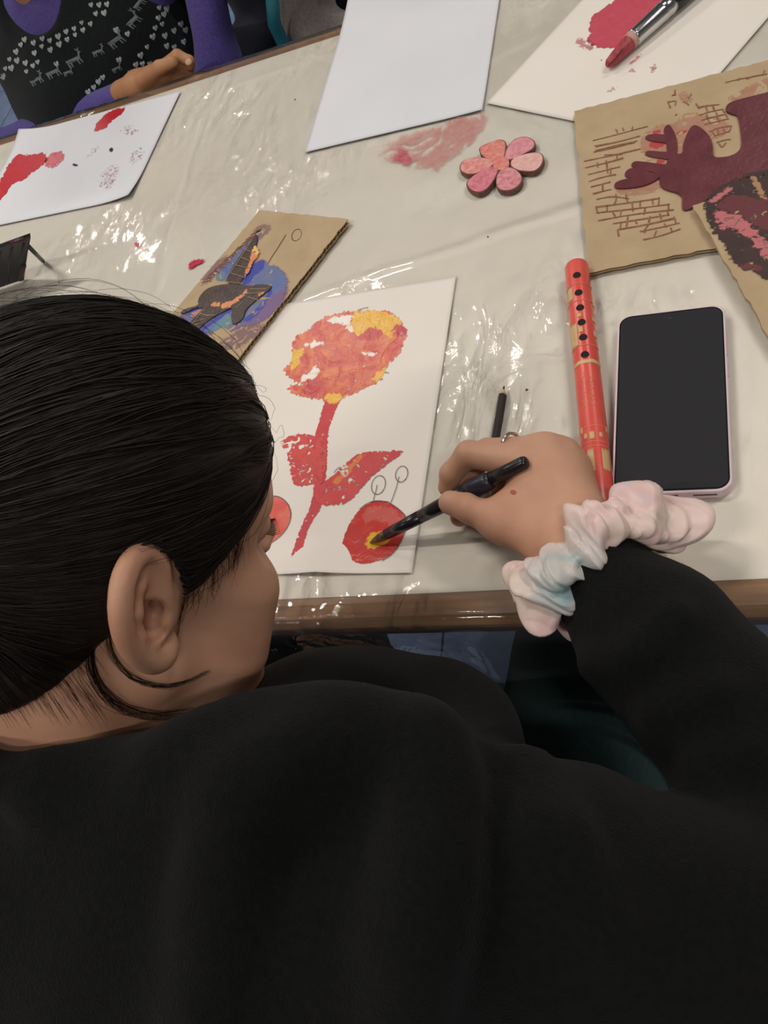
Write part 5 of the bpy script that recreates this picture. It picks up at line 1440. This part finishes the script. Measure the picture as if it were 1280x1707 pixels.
# ================================================================== second person beyond the table: taupe sleeve, dark clothes
M_TAUPE = fabric('taupe_knit', lin(128, 118, 114), lin(114, 104, 100), .2)
M_NAVY = fabric('navy_cloth', lin(28, 32, 46), lin(22, 26, 38), .1)
other = thing('person', 'person in a taupe sleeve and dark clothes, only an arm showing behind the teal chair', 'person', (-.26, 1.16, 0))
gn = Grid((-.60, .92, .40), (.10, 1.42, 1.02), .008)
gn.F = d_ell(gn, (-.27, 1.20, .70), np.eye(3), (.21, .12, .24)).astype(np.float32)
addc(gn, np.array([-.42, 1.20, .48]), np.array([-.12, 1.20, .48]), .13, .13, .05)
addc(gn, np.array([-.38, 1.16, .56]), np.array([-.46, .99, .60]), .10, .08, .03)
addc(gn, np.array([-.40, 1.2, .93]), np.array([-.14, 1.2, .93]), .06, .06, .04)
gn.F = gn.F+(.004*vnoise(gn.X*15, gn.Y*11, gn.Z*13)).astype(np.float32)
vv_, qv_ = surfnet(gn); fastmesh('dark_top', vv_, qv_, M_NAVY, other)
ga = Grid((-.50, .84, .55), (-.02, 1.24, 1.02), .0055)
s0 = np.array([-.13, 1.15, .92]); s1 = onY(506, -40, .955); s2 = onY(517, 52, .925)
ga.F = d_cone(ga, s0, s1, .052, .044); addc(ga, s1, s2, .044, .036, .02); addc(ga, s2, np.array([-.12, .93, .64]), .034, .03, .02)
ga.F = ga.F+(.003*vnoise(ga.X*24, ga.Y*20, ga.Z*30)).astype(np.float32)
vv_, qv_ = surfnet(ga); fastmesh('sleeve', vv_, qv_, M_TAUPE, other)
gc = Grid((-.44, 1.04, .90), (-.10, 1.36, 1.34), .007); oc = np.array([-.27, 1.18, 1.16])
gc.F = d_ell(gc, oc+np.array([0, .01, .03]), np.eye(3), (.074, .090, .09)).astype(np.float32)
addc(gc, oc+np.array([0, -.03, -.02]), oc+np.array([0, -.05, -.06]), .055, .030, .02)
addc(gc, oc+np.array([0, .02, -.03]), oc+np.array([0, .03, -.20]), .048, .052, .02)
addc(gc, oc+np.array([0, -.078, .0]), oc+np.array([0, -.094, -.022]), .008, .010, .01)
for s in (-1, 1): subc(gc, oc+np.array([.03*s, -.09, .012]), oc+np.array([.034*s, -.088, .012]), .012, .012, .008)
for u in (-.048, -.055): addc(gc, oc+np.array([-.014, -.080, u]), oc+np.array([.014, -.080, u]), .006, .006, .004)
for s in (-1, 1): addc(gc, oc+np.array([.076*s, .0, .0]), oc+np.array([.078*s, .008, .02]), .010, .013, .006)
vv_, qv_ = surfnet(gc); fastmesh('body', vv_, qv_, M_SKIN2, other)
gq = Grid((-.44, 1.04, 1.02), (-.10, 1.36, 1.34), .007)
gq.F = d_ell(gq, oc+np.array([0, .02, .04]), np.eye(3), (.084, .095, .094)).astype(np.float32)
subc(gq, oc+np.array([0, -.10, -.05]), oc+np.array([0, -.11, .03]), .07, .06, .01)
vv_, qv_ = surfnet(gq); fastmesh('hair', vv_, qv_, M_HAIR, other)
gl_ = Grid((-.60, .80, 0), (.06, 1.40, .62), .012)
gl_.F = d_cone(gl_, (-.40, 1.20, .52), (-.14, 1.20, .52), .10, .10)
for s in (-1, 1):
    addc(gl_, np.array([-.27+.10*s, 1.18, .53]), np.array([-.27+.15*s, .92, .54]), .08, .06, .03)
    addc(gl_, np.array([-.27+.15*s, .92, .54]), np.array([-.27+.15*s, .96, .06]), .058, .045, .03)
vv_, qv_ = surfnet(gl_); fastmesh('trousers', vv_, qv_, M_NAVY, other)

# teal chair whose post shows between the two
M_TEAL = pbr('teal_enamel', lin(40, 112, 128), lin(34, 98, 114), 20, .35)
cp0 = onY(457, 40, .885)
chair = thing('chair', 'teal metal chair with one upright post showing behind the far table edge', 'chair', (cp0[0], cp0[1], 0))
cx, cy = cp0[0], cp0[1]
cw_ = .36
for dx_, dy_ in ((0, 0), (0, cw_)):
    tube('back_post', [(cx+dx_+.03, cy+dy_, .42), (cx+dx_, cy+dy_, .70), np.array(onY(457, 40, .885))+np.array([dx_, dy_, 0]), np.array(onY(448, -70, .885))+np.array([dx_, dy_, 0])], .0095, M_TEAL, chair, 12)
for dx_, dy_ in ((0, 0), (0, cw_), (.34, 0), (.34, cw_)):
    tube('leg', [(cx+dx_, cy+dy_, 0), (cx+dx_, cy+dy_, .42)], .0095, M_TEAL, chair, 12)
tbox('seat', (cx-.01, cy-.005, .40), (cx+.36, cy+cw_+.005, .42), M_TEAL, chair, .006)
tbox('backrest', (cx-.030, cy+.0, .80), (cx-.018, cy+cw_, .86), M_TEAL, chair, .003)

# faces: eyes and brows of the two people across the table
M_EYEW = pbr('eye_white', lin(226, 220, 212), rough=.25); M_IRIS = pbr('dark_iris', lin(40, 28, 22), rough=.2)
for par, c_ in ((child, hc), (other, oc)):
    for s in (-1, 1):
        e_ = c_+np.array([.030*s, -.064, .010])
        lathe('eye', e_+np.array([0, .009, 0]), e_+np.array([0, -.010, 0]), [(0, .002), (.2, .0085), (.5, .0105), (.8, .0085), (.95, .004), (1, .001)], M_EYEW, par, 14)
        lathe('iris', e_+np.array([0, -.0085, -.001]), e_+np.array([0, -.0106, -.001]), [(0, .0052), (.6, .0045), (1, .002)], M_IRIS, par, 14)
        tube('eyebrow', [c_+np.array([.014*s, -.082, .030]), c_+np.array([.030*s, -.080, .034]), c_+np.array([.046*s, -.070, .030])], [.002, .0024, .0012], M_HAIR, par, 6)
# stool carrying the painter
M_STOOL = pbr('stool_wood', lin(150, 112, 76), lin(126, 92, 60), 12, .5, stretch=(1, 10, 1))
stool = thing('stool', 'plain wooden stool beneath the person in the black sweatshirt', 'stool', (-.06, -.43, 0))
tbox('seat', (-.24, -.59, .375), (.12, -.27, .402), M_STOOL, stool, .008)
for lx in (-.23, .08):
    for ly in (-.58, -.31):
        tbox('leg', (lx, ly, 0), (lx+.03, ly+.03, .375), M_STOOL, stool, .004)
for ly in (-.57, -.30): tbox('stretcher', (-.20, ly, .15), (.08, ly+.015, .175), M_STOOL, stool, .003)
for o in bpy.data.objects:
    if '_o' in o: del o['_o']
